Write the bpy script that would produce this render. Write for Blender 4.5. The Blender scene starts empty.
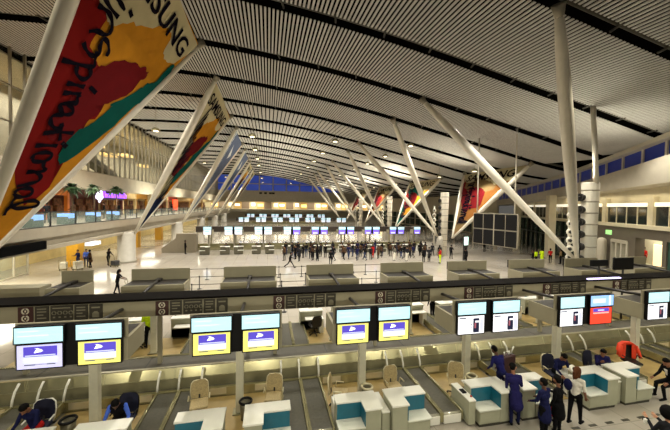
import bpy, bmesh, math, random
import numpy as np
from mathutils import Vector, Matrix, Euler
random.seed(7)
SC = bpy.context.scene
COL = SC.collection
PI = math.pi
ORD = ['first','second','third','fourth','fifth','sixth','seventh','eighth','ninth','tenth','eleventh','twelfth','thirteenth','fourteenth','fifteenth','sixteenth']

# ------------------------------------------------------------------ materials
def lin(h):
    h = h.lstrip('#'); v = [int(h[i:i+2],16)/255 for i in (0,2,4)]
    return tuple((c/12.92 if c <= .04045 else ((c+.055)/1.055)**2.4) for c in v) + (1,)
_M = {}
def mat(name, hexc, rough=.6, metal=0., noise=.06, scale=6., emit=0., bump=0., alpha=None, trans=0., spec=.5):
    if name in _M: return _M[name]
    m = bpy.data.materials.new(name); m.use_nodes = True
    nt = m.node_tree; b = nt.nodes['Principled BSDF']; c = lin(hexc)
    b.inputs['Roughness'].default_value = rough; b.inputs['Metallic'].default_value = metal
    b.inputs['Specular IOR Level'].default_value = spec
    b.inputs['Base Color'].default_value = c
    if noise > 0 and not emit:
        tc = nt.nodes.new('ShaderNodeTexCoord'); n = nt.nodes.new('ShaderNodeTexNoise'); n.inputs['Scale'].default_value = scale
        n.inputs['Detail'].default_value = 4
        r = nt.nodes.new('ShaderNodeValToRGB')
        r.color_ramp.elements[0].color = tuple(x*(1-noise*1.6) for x in c[:3])+(1,)
        r.color_ramp.elements[1].color = tuple(min(1,x*(1+noise)) for x in c[:3])+(1,)
        r.color_ramp.elements[0].position = .3; r.color_ramp.elements[1].position = .7
        nt.links.new(tc.outputs['Object'], n.inputs['Vector']); nt.links.new(n.outputs['Fac'], r.inputs['Fac'])
        nt.links.new(r.outputs['Color'], b.inputs['Base Color'])
        if bump:
            bp = nt.nodes.new('ShaderNodeBump'); bp.inputs['Strength'].default_value = bump
            nt.links.new(n.outputs['Fac'], bp.inputs['Height']); nt.links.new(bp.outputs['Normal'], b.inputs['Normal'])
    if emit:
        b.inputs['Emission Color'].default_value = c; b.inputs['Emission Strength'].default_value = emit
    if trans: b.inputs['Transmission Weight'].default_value = trans; b.inputs['IOR'].default_value = 1.1
    if alpha is not None: b.inputs['Alpha'].default_value = alpha
    _M[name] = m; return m

def tile_mat(name, c1, c2, grout, size, rough, gap=.01):
    m = bpy.data.materials.new(name); m.use_nodes = True; nt = m.node_tree; b = nt.nodes['Principled BSDF']
    tc = nt.nodes.new('ShaderNodeTexCoord'); br = nt.nodes.new('ShaderNodeTexBrick')
    br.offset = 0; br.inputs['Color1'].default_value = lin(c1); br.inputs['Color2'].default_value = lin(c2)
    br.inputs['Mortar'].default_value = lin(grout); br.inputs['Scale'].default_value = 1
    br.inputs['Mortar Size'].default_value = gap; br.inputs['Brick Width'].default_value = size; br.inputs['Row Height'].default_value = size
    nt.links.new(tc.outputs['Object'], br.inputs['Vector']); nt.links.new(br.outputs['Color'], b.inputs['Base Color'])
    n = nt.nodes.new('ShaderNodeTexNoise'); n.inputs['Scale'].default_value = .6
    mr = nt.nodes.new('ShaderNodeMapRange'); mr.inputs['To Min'].default_value = rough*.8; mr.inputs['To Max'].default_value = rough*1.25
    nt.links.new(tc.outputs['Object'], n.inputs['Vector']); nt.links.new(n.outputs['Fac'], mr.inputs['Value']); nt.links.new(mr.outputs['Result'], b.inputs['Roughness'])
    _M[name] = m; return m

def glass_mat(name, hexc, alpha, rough=.05):
    m = mat(name, hexc, rough, 0, 0, alpha=alpha); return m

floor_m   = tile_mat('pale_stone_tiles', '#aba499', '#a59d90', '#8a8377', 1.2, .09)
rail_m    = mat('rail_dark', '#0e0b09', .9, 0, .05, spec=.08)
agent_m   = mat('tan_vinyl', '#ad945c', .45, 0, .08, 3)
roof_m    = mat('ceiling_slat_paint', '#b4b1ab', .6, 0, .03, 2)
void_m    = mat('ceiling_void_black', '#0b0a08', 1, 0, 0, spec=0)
beam_m    = mat('ceiling_beam_grey', '#4a463c', .6, .2, .05)
strut_m   = mat('strut_paint', '#d6cfbe', .35, 0, .03, 2)
conc_m    = mat('column_paint', '#aca699', .5, 0, .05, 2)
white_m   = mat('white_wall_paint', '#b8b09e', .6, 0, .04, 1.5)
cream_m   = mat('cream_wall_paint', '#cfc5a8', .6, 0, .04, 1.5)
brown_m   = mat('brown_cladding', '#5f574a', .45, 0, .06, 1.2)
grey_m    = mat('grey_cladding', '#918a78', .5, 0, .04, 2)
pod_m     = mat('housing_laminate', '#979078', .5, 0, .04, 2)
steel_m   = mat('brushed_steel', '#aba57f', .22, .65, .1, 3)
steeld_m  = mat('dull_steel', '#8f8a6c', .45, .4, .1, 3)
lip_m     = mat('polished_steel', '#dcd7c2', .2, .6, .05, 3)
rub_m     = mat('belt_rubber', '#4c493c', .65, 0, .12, 14)
cover_m   = mat('cover_rubber', '#4b473a', .6, 0, .1, 5)
black_m   = mat('black_plastic', '#08080a', .5, 0, .03, spec=.25)
post_m    = mat('post_paint', '#d4d0ba', .4, .1, .04)
char_m    = mat('charcoal_metal', '#2a2622', .5, .2, .05)
desk_m    = mat('desk_laminate', '#a8a890', .5, 0, .04, 4)
top_m     = mat('counter_white', '#eceadf', .3, 0, .02, 4)
shelf_m   = mat('shelf_white', '#d5d5c8', .35, 0, .02, 4)
teal_m    = mat('teal_panel', '#12647a', .4, 0, .06, 5)
kick_m    = mat('kick_dark', '#3c392e', .6, 0, .05)
maroon_m  = mat('sign_maroon', '#3b1a17', .5, 0, .05)
olive_m   = mat('sign_dark', '#2f2a1f', .5, 0, .05)
pict_m    = mat('pictogram_white', '#d8d2be', .6, 0, .02)
pictg_m   = mat('pictogram_grey', '#7d7864', .6, 0, .02)
chair_m   = mat('chair_mesh_beige', '#b3a074', .7, 0, .15, 30)
chairf_m  = mat('chair_frame', '#d8cfae', .45, .3, .05)
navyc_m   = mat('chair_navy', '#171a33', .8, 0, .1, 20)
orange_m  = mat('hi_vis_orange', '#e8401a', .7, 0, .06, 10)
yellow_m  = mat('hi_vis_yellow', '#c8e61e', .6, 0, .05, 10)
glass_m   = glass_mat('clear_glass', '#9fb0a8', .22)
dglass_m  = mat('night_glass', '#1b2526', .06, 0, 0, spec=.8)
cglass_m  = glass_mat('curtain_glass', '#1c2320', .3)
bglass_m  = mat('dusk_glass', '#3550b8', .4, 0, .0, 1, emit=.5)
frame_m   = mat('mullion_grey', '#8d8676', .5, .3, .04)
dframe_m  = mat('mullion_dark', '#2b2a27', .5, .3, .04)
def em(name, h, s): return mat(name, h, .5, 0, 0, emit=s)
scr_top   = em('screen_ice', '#b9e6f2', 1.15)
scr_yel   = em('screen_yellow', '#efe77c', 1.1)
scr_lav   = em('screen_lavender', '#cfcffc', 1.1)
scr_pur   = em('screen_purple', '#5346c4', 1.15)
scr_pal   = em('screen_pale', '#dce4fb', 1.1)
scr_wht   = em('screen_white', '#f4f6ff', 1.25)
scr_gry   = em('screen_text_grey', '#6c7280', .6)
scr_drk   = em('screen_dark_blue', '#1b2248', .3)
scr_red   = em('screen_red', '#f0432c', 1.2)
scr_blu   = em('screen_blue', '#8fb8f4', 1.4)
lamp_m    = em('lamp_warm', '#fff3da', 5.)
strip_m   = em('strip_white', '#fff6df', 1.1)
shopl_m   = em('shop_light', '#ffd98c', 1.8)
shopw_m   = em('shop_glow', '#ffe9bd', 1.3)
purple_m  = em('neon_purple', '#a65cff', 3.)
bluel_m   = em('neon_blue', '#7fb2ff', 2.)
redl_m    = em('sign_red_light', '#ff4a1c', 1.6)
ban_org   = mat('banner_orange', '#b57a20', .95, 0, .08, 1.2, spec=.04)
ban_red   = mat('banner_red', '#741513', .95, 0, .06, 1.2, spec=.04)
ban_mar   = mat('banner_maroon', '#621417', .95, 0, .06, 1.2, spec=.04)
ban_crm   = mat('banner_cream', '#b5aa86', .95, 0, .05, 1.2, spec=.04)
ban_grn   = mat('banner_green', '#0b4a42', .95, 0, .06, 1.2, spec=.04)
ban_ink   = mat('banner_ink', '#0e0914', .95, 0, .03, 1.2, spec=.04)
ban_blu   = mat('banner_slate', '#5a637a', .95, 0, .06, 1.2, spec=.04)
ban_tan   = mat('banner_tan', '#75603f', .95, 0, .08, 1.2, spec=.04)
ban_tan2  = mat('banner_ochre', '#7a4f26', .95, 0, .08, 1.2, spec=.04)
ban_tip   = mat('banner_navy', '#1a2440', .95, 0, .05, 1.2, spec=.04)
ban_pal   = mat('banner_pale', '#c3c6c6', .95, 0, .06, 1.2, spec=.04)
leaf_m    = mat('palm_green', '#2c4a22', .6, 0, .2, 8)
trunk_m   = mat('palm_trunk', '#5a4630', .8, 0, .15, 12)

# ------------------------------------------------------------------ mesh builder
class MB:
    def __init__(s): s.bm = bmesh.new()
    def quadface(s, pts, mi=0):
        f = s.bm.faces.new([s.bm.verts.new(p) for p in pts]); f.material_index = mi; return f
    def box(s, x0,x1,y0,y1,z0,z1, mi=0, M=None):
        v = [Vector((x,y,z)) for z in (z0,z1) for y in (y0,y1) for x in (x0,x1)]
        if M is not None: v = [M @ p for p in v]
        v = [s.bm.verts.new(p) for p in v]
        for f in ((0,2,3,1),(4,5,7,6),(0,1,5,4),(2,6,7,3),(0,4,6,2),(1,3,7,5)):
            s.bm.faces.new([v[i] for i in f]).material_index = mi
        return s
    def tube(s, pts, rad, seg=8, mi=0, cap=True, smooth=True):
        pts = [Vector(p) for p in pts]; n = len(pts)
        if not hasattr(rad,'__len__'): rad = [rad]*n
        rings = []; up = None
        for i,p in enumerate(pts):
            d = (pts[min(i+1,n-1)]-pts[max(i-1,0)]).normalized()
            if up is None:
                up = Vector((0,0,1)) if abs(d.z) < .9 else Vector((1,0,0))
            a = d.cross(up).normalized(); b = d.cross(a).normalized(); up = -b if False else up
            rings.append([s.bm.verts.new(p + (a*math.cos(t)+b*math.sin(t))*rad[i]) for t in [2*PI*k/seg for k in range(seg)]])
        for i in range(n-1):
            for k in range(seg):
                f = s.bm.faces.new([rings[i][k],rings[i][(k+1)%seg],rings[i+1][(k+1)%seg],rings[i+1][k]]); f.smooth = smooth; f.material_index = mi
        if cap:
            s.bm.faces.new(rings[0][::-1]).material_index = mi; s.bm.faces.new(rings[-1]).material_index = mi
        return s
    def lathe(s, prof, c=(0,0,0), seg=16, mi=0, smooth=True):   # prof (r,z)
        c = Vector(c); rings = []
        for r,z in prof:
            rings.append([s.bm.verts.new(c+Vector((max(r,.0005)*math.cos(2*PI*k/seg), max(r,.0005)*math.sin(2*PI*k/seg), z))) for k in range(seg)])
        for i in range(len(prof)-1):
            for k in range(seg):
                f = s.bm.faces.new([rings[i][k],rings[i][(k+1)%seg],rings[i+1][(k+1)%seg],rings[i+1][k]]); f.smooth = smooth; f.material_index = mi
        s.bm.faces.new(rings[0][::-1]).material_index = mi; s.bm.faces.new(rings[-1]).material_index = mi
        return s
    def prism(s, poly, axis, a0, a1, mi=0):      # poly 2D extruded along an axis
        def P(u,v,a):
            return (u,v,a) if axis=='z' else ((u,a,v) if axis=='y' else (a,u,v))
        lo = [s.bm.verts.new(P(u,v,a0)) for u,v in poly]; hi = [s.bm.verts.new(P(u,v,a1)) for u,v in poly]
        n = len(poly)
        s.bm.faces.new(lo[::-1]).material_index = mi; s.bm.faces.new(hi).material_index = mi
        for i in range(n): s.bm.faces.new([lo[i],lo[(i+1)%n],hi[(i+1)%n],hi[i]]).material_index = mi
        return s
    def ball(s, c, r, mi=0, sc=(1,1,1), sub=2):
        ret = bmesh.ops.create_icosphere(s.bm, subdivisions=sub, radius=r)
        for v in ret['verts']:
            v.co = Vector((v.co.x*sc[0],v.co.y*sc[1],v.co.z*sc[2])) + Vector(c)
            for f in v.link_faces: f.material_index = mi; f.smooth = True
        return s
    def build(s, name, mats, parent=None, loc=None, rotz=0, bevel=0):
        bm = s.bm
        bmesh.ops.recalc_face_normals(bm, faces=bm.faces)
        me = bpy.data.meshes.new(name); bm.to_mesh(me); bm.free()
        for m in (mats if isinstance(mats,(list,tuple)) else [mats]): me.materials.append(m)
        o = bpy.data.objects.new(name, me); COL.objects.link(o)
        if parent is not None: o.parent = parent
        if loc is not None: o.location = loc
        if rotz: o.rotation_euler.z = rotz
        if bevel:
            bv = o.modifiers.new('bevel','BEVEL'); bv.width = bevel; bv.segments = 2; bv.limit_method = 'ANGLE'
        return o

def tag(o, label=None, cat=None, group=None, kind=None):
    if label: o['label'] = label
    if cat: o['category'] = cat
    if group: o['group'] = group
    if kind: o['kind'] = kind
    return o
def thing(name, label, cat, loc=(0,0,0), rotz=0, group=None):
    o = bpy.data.objects.new(name, None); COL.objects.link(o); o.location = loc; o.rotation_euler.z = rotz
    o.empty_display_size = .2
    return tag(o, label, cat, group)
def struct(o): o['kind'] = 'structure'; return o
KIDS = {}
def kids(o):
    return [c for c in bpy.data.objects if c.parent == o]
def copy_tree(o, parent=None, children=None):
    c = o.copy(); COL.objects.link(c)
    if parent is not None: c.parent = parent
    for ch in (children if children is not None else kids(o)): copy_tree(ch, c)
    return c
def tree_of(o): return (o, [(tree_of(c)) for c in kids(o)])
def copy_t(t, parent=None):
    o, ch = t; c = o.copy(); COL.objects.link(c)
    if parent is not None: c.parent = parent
    for k in ch: copy_t(k, c)
    return c
def place(t, first, loc, rotz=0, label=None, group=None):
    o = t[0] if first else copy_t(t)
    o.location = loc; o.rotation_euler.z = rotz
    if label: o['label'] = label
    if group: o['group'] = group
    elif 'group' in o and group is None: pass
    return o

# ------------------------------------------------------------------ camera (17 mm class wide lens, standing on the gallery)
H = 6.4
CAM_R = [[0.97775,0.00876,0.20958],[-0.20921,-0.03123,0.97737],[0.01510,-0.99947,-0.02870]]
def camera():
    R = np.array(CAM_R)
    cd = bpy.data.cameras.new('camera'); cd.sensor_width = 36; cd.sensor_fit = 'HORIZONTAL'; cd.lens = 313/670*36
    cd.clip_start = .1; cd.clip_end = 500
    o = bpy.data.objects.new('camera', cd); COL.objects.link(o)
    r = R[:,0]; u = -R[:,1]; b = -R[:,2]
    o.matrix_world = Matrix(((r[0],u[0],b[0],0),(r[1],u[1],b[1],0),(r[2],u[2],b[2],H),(0,0,0,1)))
    SC.camera = o
camera()

# ------------------------------------------------------------------ the hall: floor, roof, walls
YK = lambda k: 18.45 + 6.41*(k-1)           # roof slot k
RP = [(-32,16.6),(-26,17.6),(-20,18.2),(-14,18.35),(-9,18.4),(-5,18.15),(0,17.75),(5,17.0),(10,16.2),(13,15.5),(17.5,14.5),(24,13.2),(30,11.8),(33,11.1),(40,10.4),(50,9.8),(64,9.2)]
def RZ0(x):
    for (a,za),(b,zb) in zip(RP,RP[1:]):
        if x <= b: 
            t = (x-a)/(b-a); return za+(zb-za)*t
    return RP[-1][1]
def RZ(x): return sum(w*RZ0(x+d) for d,w in ((-5,.1),(-3.3,.2),(-1.2,.2),(1.2,.2),(3.3,.2),(5,.1)))
fm = MB(); fm.box(-30,64,-4,140,-.3,0); struct(fm.build('floor', floor_m))
SL = .05
for k in range(-2, 18):
    gp = .22 if k < 2 else (.16 if k < 3 else .11); y0 = YK(k)+gp; y1 = YK(k+1)-gp
    pitch = .24 if k < 4 else .48
    m = MB(); x = -20.0; xe = 32 if k < 3 else 56
    while x < xe:
        za = RZ(x)+.0; zb = za + SL*(y1-y0); w = pitch*(.5 if k < 3 else (.6 if k < 4 else .74))
        z2 = RZ(x+w)
        v = [m.bm.verts.new(p) for p in ((x,y0,za),(x+w,y0,z2),(x+w,y1,z2+zb-za),(x,y1,zb),(x,y0,za+.04),(x+w,y0,z2+.04),(x+w,y1,z2+zb-za+.04),(x,y1,zb+.04))]
        for f in ((0,1,2,3),(0,4,5,1),(1,5,6,2),(3,2,6,7),(0,3,7,4)): m.bm.faces.new([v[i] for i in f])
        x += pitch
    struct(m.build('ceiling', roof_m))
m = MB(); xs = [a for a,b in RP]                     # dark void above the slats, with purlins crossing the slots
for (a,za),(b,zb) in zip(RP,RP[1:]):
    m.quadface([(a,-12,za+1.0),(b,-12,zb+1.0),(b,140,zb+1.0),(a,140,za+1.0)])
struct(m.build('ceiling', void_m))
for k in range(0, 17):
    m = MB(); 
    pts = [(a, YK(k), RZ(a)+.5) for a in range(-20, 32 if k < 3 else 58, 2)]
    m.tube(pts, .12, 6)
    for x in np.arange(-18, 30, 3.1): m.tube([(x,YK(k)-.4,RZ(x)+.3),(x+.2,YK(k)+.4,RZ(x)+.3)], .06, 5)
    struct(m.build('trim_%d'%(k+1), beam_m))

# far end wall: white bulkhead, blue dusk windows, gallery
YE = 135
m = MB(); m.box(-30,64,YE,YE+.4,8.0,12.4); struct(m.build('wall_far', white_m))
m = MB(); m.box(-30,64,YE+8,YE+8.3,0,8.1); struct(m.build('wall_far', cream_m))
m = MB(); m.box(-30,64,YE,YE+8,3.4,4.6); struct(m.build('floor_gallery', white_m))
m = MB(); m.box(-30,64,YE,YE+8,7.9,8.1); struct(m.build('ceiling_gallery', white_m))
n = 0
for i in range(16):
    x = -26+5.6*i; n += 1
    w = MB(); w.box(x,x+5.6,YE+.2,YE+.3,12.4,min(18.6,max(RZ(x),RZ(x+5.6))+1)); wo = struct(w.build('window_%d'%n, bglass_m))
    f = MB(); f.box(x-.25,x+.25,YE-.1,YE+.2,12.4,RZ(x)+.6); f.box(x,x+5.6,YE-.1,YE+.2,15.0,15.4); f.build('window_frame', white_m, wo)
# dark shop display openings far left in the bulkhead
for i,x in enumerate((-3.6,-1.6,.4,1.6)):
    m = MB(); m.box(x,x+1.1,YE-.15,YE,11.0,11.7); tag(m.build('wall_vent', black_m), 'small dark vent in the white bulkhead under the far blue windows', 'vent', 'vents in the far bulkhead')
# lit shops on the far gallery
sc_ = ['#b99a60','#9c3a24','#b8a888','#8a6a3c','#a87c34','#6a5a4a','#a89878','#6a3a26']
for i in range(26):
    x = -24+3.2*i; c = sc_[(i*5+i//3)%8]
    sh = thing('shop_front', '%s lit shop front on the far upper gallery' % ORD[i%16] if 0 else 'small lit shop front on the upper gallery at the far end', 'shop', (x,YE+7.9,4.6), 0, 'shop fronts on the far gallery')
    b = MB(); b.box(0,3.1,-.4,0,0,3.2); b.build('facade', mat('far_shop_'+c[1:], c, .6, 0, .05), sh)
    if i%3 != 1:
        g = MB(); g.box(.3+.3*(i%3),2.8-.4*(i%2),-.5,-.41,1.0+.3*(i%2),2.2+.2*(i%3)); g.build('lit_window', (shopl_m, em('far_red','#c23a22',1.0), shopw_m, em('far_cream','#fff4dc',2.0), em('far_brown','#9a6a30',.8), em('far_white','#ffffff',1.6))[(i*7)%6], sh)

# left side: upper curtain wall, bulkhead, gallery with shops
XW = -19.6
m = MB(); m.box(XW-.4,XW,4,YE,7.9,9.8); struct(m.build('wall_left', white_m))
n = 0
for i in range(26):
    y = 14+4.6*i; n += 1
    w = MB(); w.box(XW-.2,XW-.14,y,y+4.6,9.8,18.9); wo = struct(w.build('window_%d'%(n+20), cglass_m))
    f = MB()
    for j in range(3): f.box(XW-.14,XW+.04,y+j*1.53-.06,y+j*1.53+.06,9.8,18.6)
    for z in (9.85,12.6,15.4): f.box(XW-.14,XW,y,y+4.6,z-.05,z+.05)
    f.build('window_frame', frame_m, wo)
m = MB(); m.box(-30,XW-.5,4,YE,17.8,17.95); struct(m.build('ceiling_upper', cream_m))
m = MB(); m.box(-25.6,-25.4,4,44,9.8,17.8); struct(m.build('wall_upper', cream_m))
m = MB(); m.box(-30,XW-.5,4,YE,9.5,9.8); struct(m.build('floor_upper', grey_m))
m = MB(); m.box(-30.3,-30,-4,YE,0,20); struct(m.build('wall_left', cream_m))
m = MB(); m.box(-30,-15,13,YE,3.9,4.6); m.box(-30,-15.25,13,YE,3.15,3.9); m.box(-15.3,-14.9,13,YE,3.05,3.3); struct(m.build('floor_mezzanine', mat('gallery_edge','#a39a88',.6,0,.04,1.5)))
m = MB(); m.box(-27,XW-.4,13,YE,7.9,8.1); struct(m.build('ceiling_mezzanine', white_m))
# lights within the offices behind the curtain wall
for i,y in enumerate((46,50,54,60,68,30,22)):
    m = MB(); m.box(-25,-23.5,y,y+2.4,13.6+(i%2)*.8,14.0+(i%2)*.8)
    tag(m.build('ceiling_light', shopl_m), 'warm ceiling light panel behind the upper left curtain wall', 'light', 'office lights behind the curtain wall')
st = thing('escalator','pale escalator balustrade slanting behind the upper left glazing','escalator',(-22,40,9.8))
m = MB(); m.prism([(0,3.2),(12,.2),(12,.9),(0,3.9)],'x',0,.2); m.build('side_panel', conc_m, st)
m = MB(); m.prism([(0,3.2),(12,.2),(12,.9),(0,3.9)],'x',-1.3,-1.1); m.build('side_panel', conc_m, st)
m = MB(); m.prism([(0,3.0),(12,.0),(12,.3),(0,3.3)],'x',-1.1,0); m.build('steps', steeld_m, st)

# balustrade of the gallery
bal = thing('glass_balustrade','long glass balustrade with dark posts along the left gallery edge','railing',(-15.15,14,4.6))
m = MB(); m.box(-.012,.012,0,120,.06,1.05); m.build('glass_panel', glass_m, bal)
m = MB(); m.box(-.03,.03,0,120,1.05,1.1); m.build('handrail', dframe_m, bal)
m = MB(); m.box(-.05,.05,0,120,0,.07); m.build('base_rail', dframe_m, bal)
for i in range(40):
    m = MB(); m.box(-.05,.05,i*3.0-.04,i*3.0+.04,0,1.1); m.build('post', dframe_m, bal)

# shops along the left gallery
def left_shop(y0,y1,colr,label,glow,sign=None,group=None):
    t = thing('shop_front', label, 'shop', (-21.5,y0,4.6), 0, group); w = y1-y0
    cm = mat('shop_wall_'+colr[1:], colr, .6, 0, .08, 2)
    m = MB(); m.box(-.2,0,0,w,2.5,3.3); m.build('fascia', cm, t)
    for yy in (0, w-.35):
        m = MB(); m.box(-.3,.05,yy,yy+.35,0,3.3); m.build('pier', cm, t)
    m = MB(); m.box(-3.3,-3.2,.0,w,0,3.2); m.build('back_wall', mat('shop_back_'+colr[1:], colr, .7, 0, .25, 1.5), t)
    for q in range(max(1,int(w/2.2))):
        m = MB(); m.box(-1.8,-1.2,.6+q*2.2,1.7+q*2.2,3.05,3.15); m.build('ceiling_lamp', glow, t)
        m = MB(); m.box(-3.15,-2.7,.5+q*2.2,2.0+q*2.2,0,1.4); m.box(-3.15,-3.0,.5+q*2.2,2.0+q*2.2,1.4,2.2); m.build('display_shelf', mat('shelf_goods','#8a5a3a',.7,0,.5,3), t)
    return t
shops = [(24,29,'#5a3a20','dark timber cafe front at the near left end of the gallery',shopl_m),
 (29,36,'#7a2f1c','red brown shop front behind the near palms on the left gallery',shopw_m),
 (36,40,'#c9701c','orange shop front between the potted palms on the left gallery',shopl_m),
 (40,53,'#5c2018','dark red shop front under the purple neon sign',shopw_m),
 (53,58,'#e2c893','cream lit shop front right of the purple neon sign',shopl_m),
 (58,63,'#b9821e','yellow shop front behind the second slanting banner',shopl_m),
 (63,75,'#d8c49a','pale lit shop front left of the red square sign',shopw_m),
 (75,82,'#8a2a16','shop front behind the red square sign',shopw_m),
 (82,95,'#cfae74','warm sand coloured shop front beyond the red square sign',shopl_m),
 (95,112,'#b98f50','ochre shop front near the far end of the left gallery',shopl_m),
 (112,133,'#d9c28e','last pale shop front at the far end of the left gallery',shopl_m)]
for a,b,c,l,g in shops: left_shop(a,b,c,l,g)
sg = thing('neon_sign','long purple neon sign with a white round emblem on the left gallery','sign',(-20.9,44,7.05))
m = MB(); m.lathe([(.01,-.08),(.62,-.08),(.62,.08),(.01,.08)], seg=20)
for k in range(5):
    a = k*2*PI/5; m.ball((.62*math.cos(a),.62*math.sin(a),0), .34, 0, (1,1,.25), 1)
o = m.build('emblem', em('neon_white','#f3e8ff',3.5), sg); o.rotation_euler = (0,PI/2,0); o.location = (.05,1.0,.25)
m = MB(); yy = 2.0
for w_,h_ in ((.5,.75),(.3,.5),(.45,.5),(.5,.5),(.15,.75),(.45,.5),(.4,.5),(.0,0),(.5,.7),(.4,.5),(.45,.5),(.15,.75),(.4,.5)):
    if w_: m.tube([(0,yy,0),(0,yy,h_),(0,yy+w_,h_),(0,yy+w_,0)], .07, 6)
    yy += w_+.17
m.build('lettering', purple_m, sg)
m = MB(); m.box(-.14,-.08,-.2,8.2,-.3,.95); m.build('backing', mat('sign_back','#2a1430',.6), sg)
m = MB(); m.box(-20.9,-20.7,76,79.5,4.9,7.3); tag(m.build('lit_sign', redl_m), 'tall glowing red orange sign on the left gallery beyond the second banner', 'sign')
# potted palms
def palm(x,y,h,label):
    t = thing('potted_palm', label, 'plant', (x,y,4.6))
    m = MB(); m.lathe([(.3,0),(.42,.7),(.44,.75),(.36,.75),(.34,.62)]); m.build('pot', kick_m, t)
    m = MB(); m.tube([(0,0,.6),(.05,.03,h*.5),(0,0,h)], [.09,.07,.06], 7); m.build('trunk', trunk_m, t)
    m = MB(); rnd = random.Random(int(y*10))
    for i in range(90):
        a = rnd.random()*2*PI; e = rnd.uniform(-.5,1.2); L = rnd.uniform(.6,1.15)
        d = Vector((math.cos(a)*math.cos(e),math.sin(a)*math.cos(e),math.sin(e)))
        s_ = d.cross(Vector((0,0,1))).normalized()
        p0 = Vector((0,0,h)); 
        for j in range(4):
            t0, t1 = j/4, (j+1)/4
            q0 = p0+d*L*t0-Vector((0,0,.5*t0*t0*L)); q1 = p0+d*L*t1-Vector((0,0,.5*t1*t1*L))
            w0 = .13*math.sin(PI*min(.95,t0+.12)); w1 = .13*math.sin(PI*min(.97,t1))
            m.quadface([q0-s_*w0,q0+s_*w0,q1+s_*w1,q1-s_*w1])
    m.build('fronds', leaf_m, t)
palm(-17.0,32.0,3.1,'nearest potted palm behind the left gallery balustrade')
palm(-17.0,35.6,3.2,'middle potted palm behind the left gallery balustrade')
palm(-16.8,39.8,3.3,'farthest of the three potted palms on the left gallery')
# blue-lit display counters behind the balustrade
for i,y in enumerate((25.6,29.4,33.4,37.2)):
    t = thing('display_counter','%s blue lit display counter from the left behind the gallery balustrade' % ORD[i],'counter',(-16.0,y,4.6))
    m = MB(); m.box(-.4,.4,-.5,.5,0,.62); m.build('cabinet', mat('counter_grey','#56655c',.5), t)
    m = MB(); m.box(-.38,.41,-.48,.48,.5,.86); m.build('lit_case', bluel_m, t)
    m = MB(); m.box(-.4,.4,-.5,.5,.86,.9); m.build('counter_top', glass_m, t)

# ground floor below the gallery
m = MB(); m.box(-24,-23.7,13,YE,0,3.2); struct(m.build('wall_left', mat('under_wall','#d4bd80',.6,0,.08,1)))
gs = thing('glass_screen','white framed glass screen under the near left gallery','glass screen',(-20.6,20,0))
for i in range(9):
    m = MB(); m.box(-.06,.06,i*1.55-.06,i*1.55+.06,0,2.9); m.build('post', white_m, gs)
m = MB(); m.box(-.015,.015,0,12.4,.15,2.8); m.build('glass_panel', glass_m, gs)
m = MB(); m.box(-.07,.07,0,12.4,2.8,2.95); m.box(-.07,.07,0,12.4,0,.14); m.build('rail', white_m, gs)
m = MB(); m.box(-14.9,-14.72,20.6,24.9,3.18,3.74); sb = m.build('sign_board', black_m); sb.data.materials[0] = mat('sign_black','#060607',.9,0,.02,spec=.05); tag(sb,'long black sign board on the fascia of the left gallery','sign')
m = MB(); m.box(-15.2,-14.7,30.4,31.9,2.68,2.95); tag(m.build('lit_sign', em('sign_white','#f4f6ff',1.6)),'short white lit sign hanging below the left gallery edge','sign')
m = MB(); m.box(-19.3,-18.3,35.4,36.4,0,3.15); tag(m.build('pillar', mat('pillar_orange','#d9a125',.5,0,.05)),'yellow orange pillar under the left gallery by the travellers','pillar')
for i,y in enumerate((50,60,72)):
    m = MB(); m.box(-19.3,-18.3,y,y+1,0,3.15); tag(m.build('pillar', mat('pillar_orange','#d9a125',.5,0,.05)),'yellow pillar in the distance below the left gallery','pillar','distant yellow pillars')
pw = MB(); pw.prism([(-13.4,0),(-9.2,0),(-9.2,2.5),(-11.6,2.5),(-11.7,1.9),(-13.4,.6)],'y',44,45); tag(pw.build('partition', mat('partition_grey','#857b68',.5,0,.05)),'grey brown stepped partition at the left end of the far check in row','partition')

# right side: wall swinging outwards
RO = Vector((26.2,12,0)); RD = Vector((.5,1,0)).normalized(); RN = Vector((-RD.y,RD.x,0))   # RN points into the hall
RM = Matrix(((RD.x,-RN.x,0,RO.x),(RD.y,-RN.y,0,RO.y),(0,0,1,0),(0,0,0,1)))                      # local x along the wall, y into the wall
def rt(y): return (y-12)/RD.y
TE = rt(62)
def rbox(mb,t0,t1,d0,d1,z0,z1,mi=0): return mb.box(t0,t1,d0,d1,z0,z1,mi,RM)
def rz_edge(t):
    p = RO+RD*t; return RZ(p.x)
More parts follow.
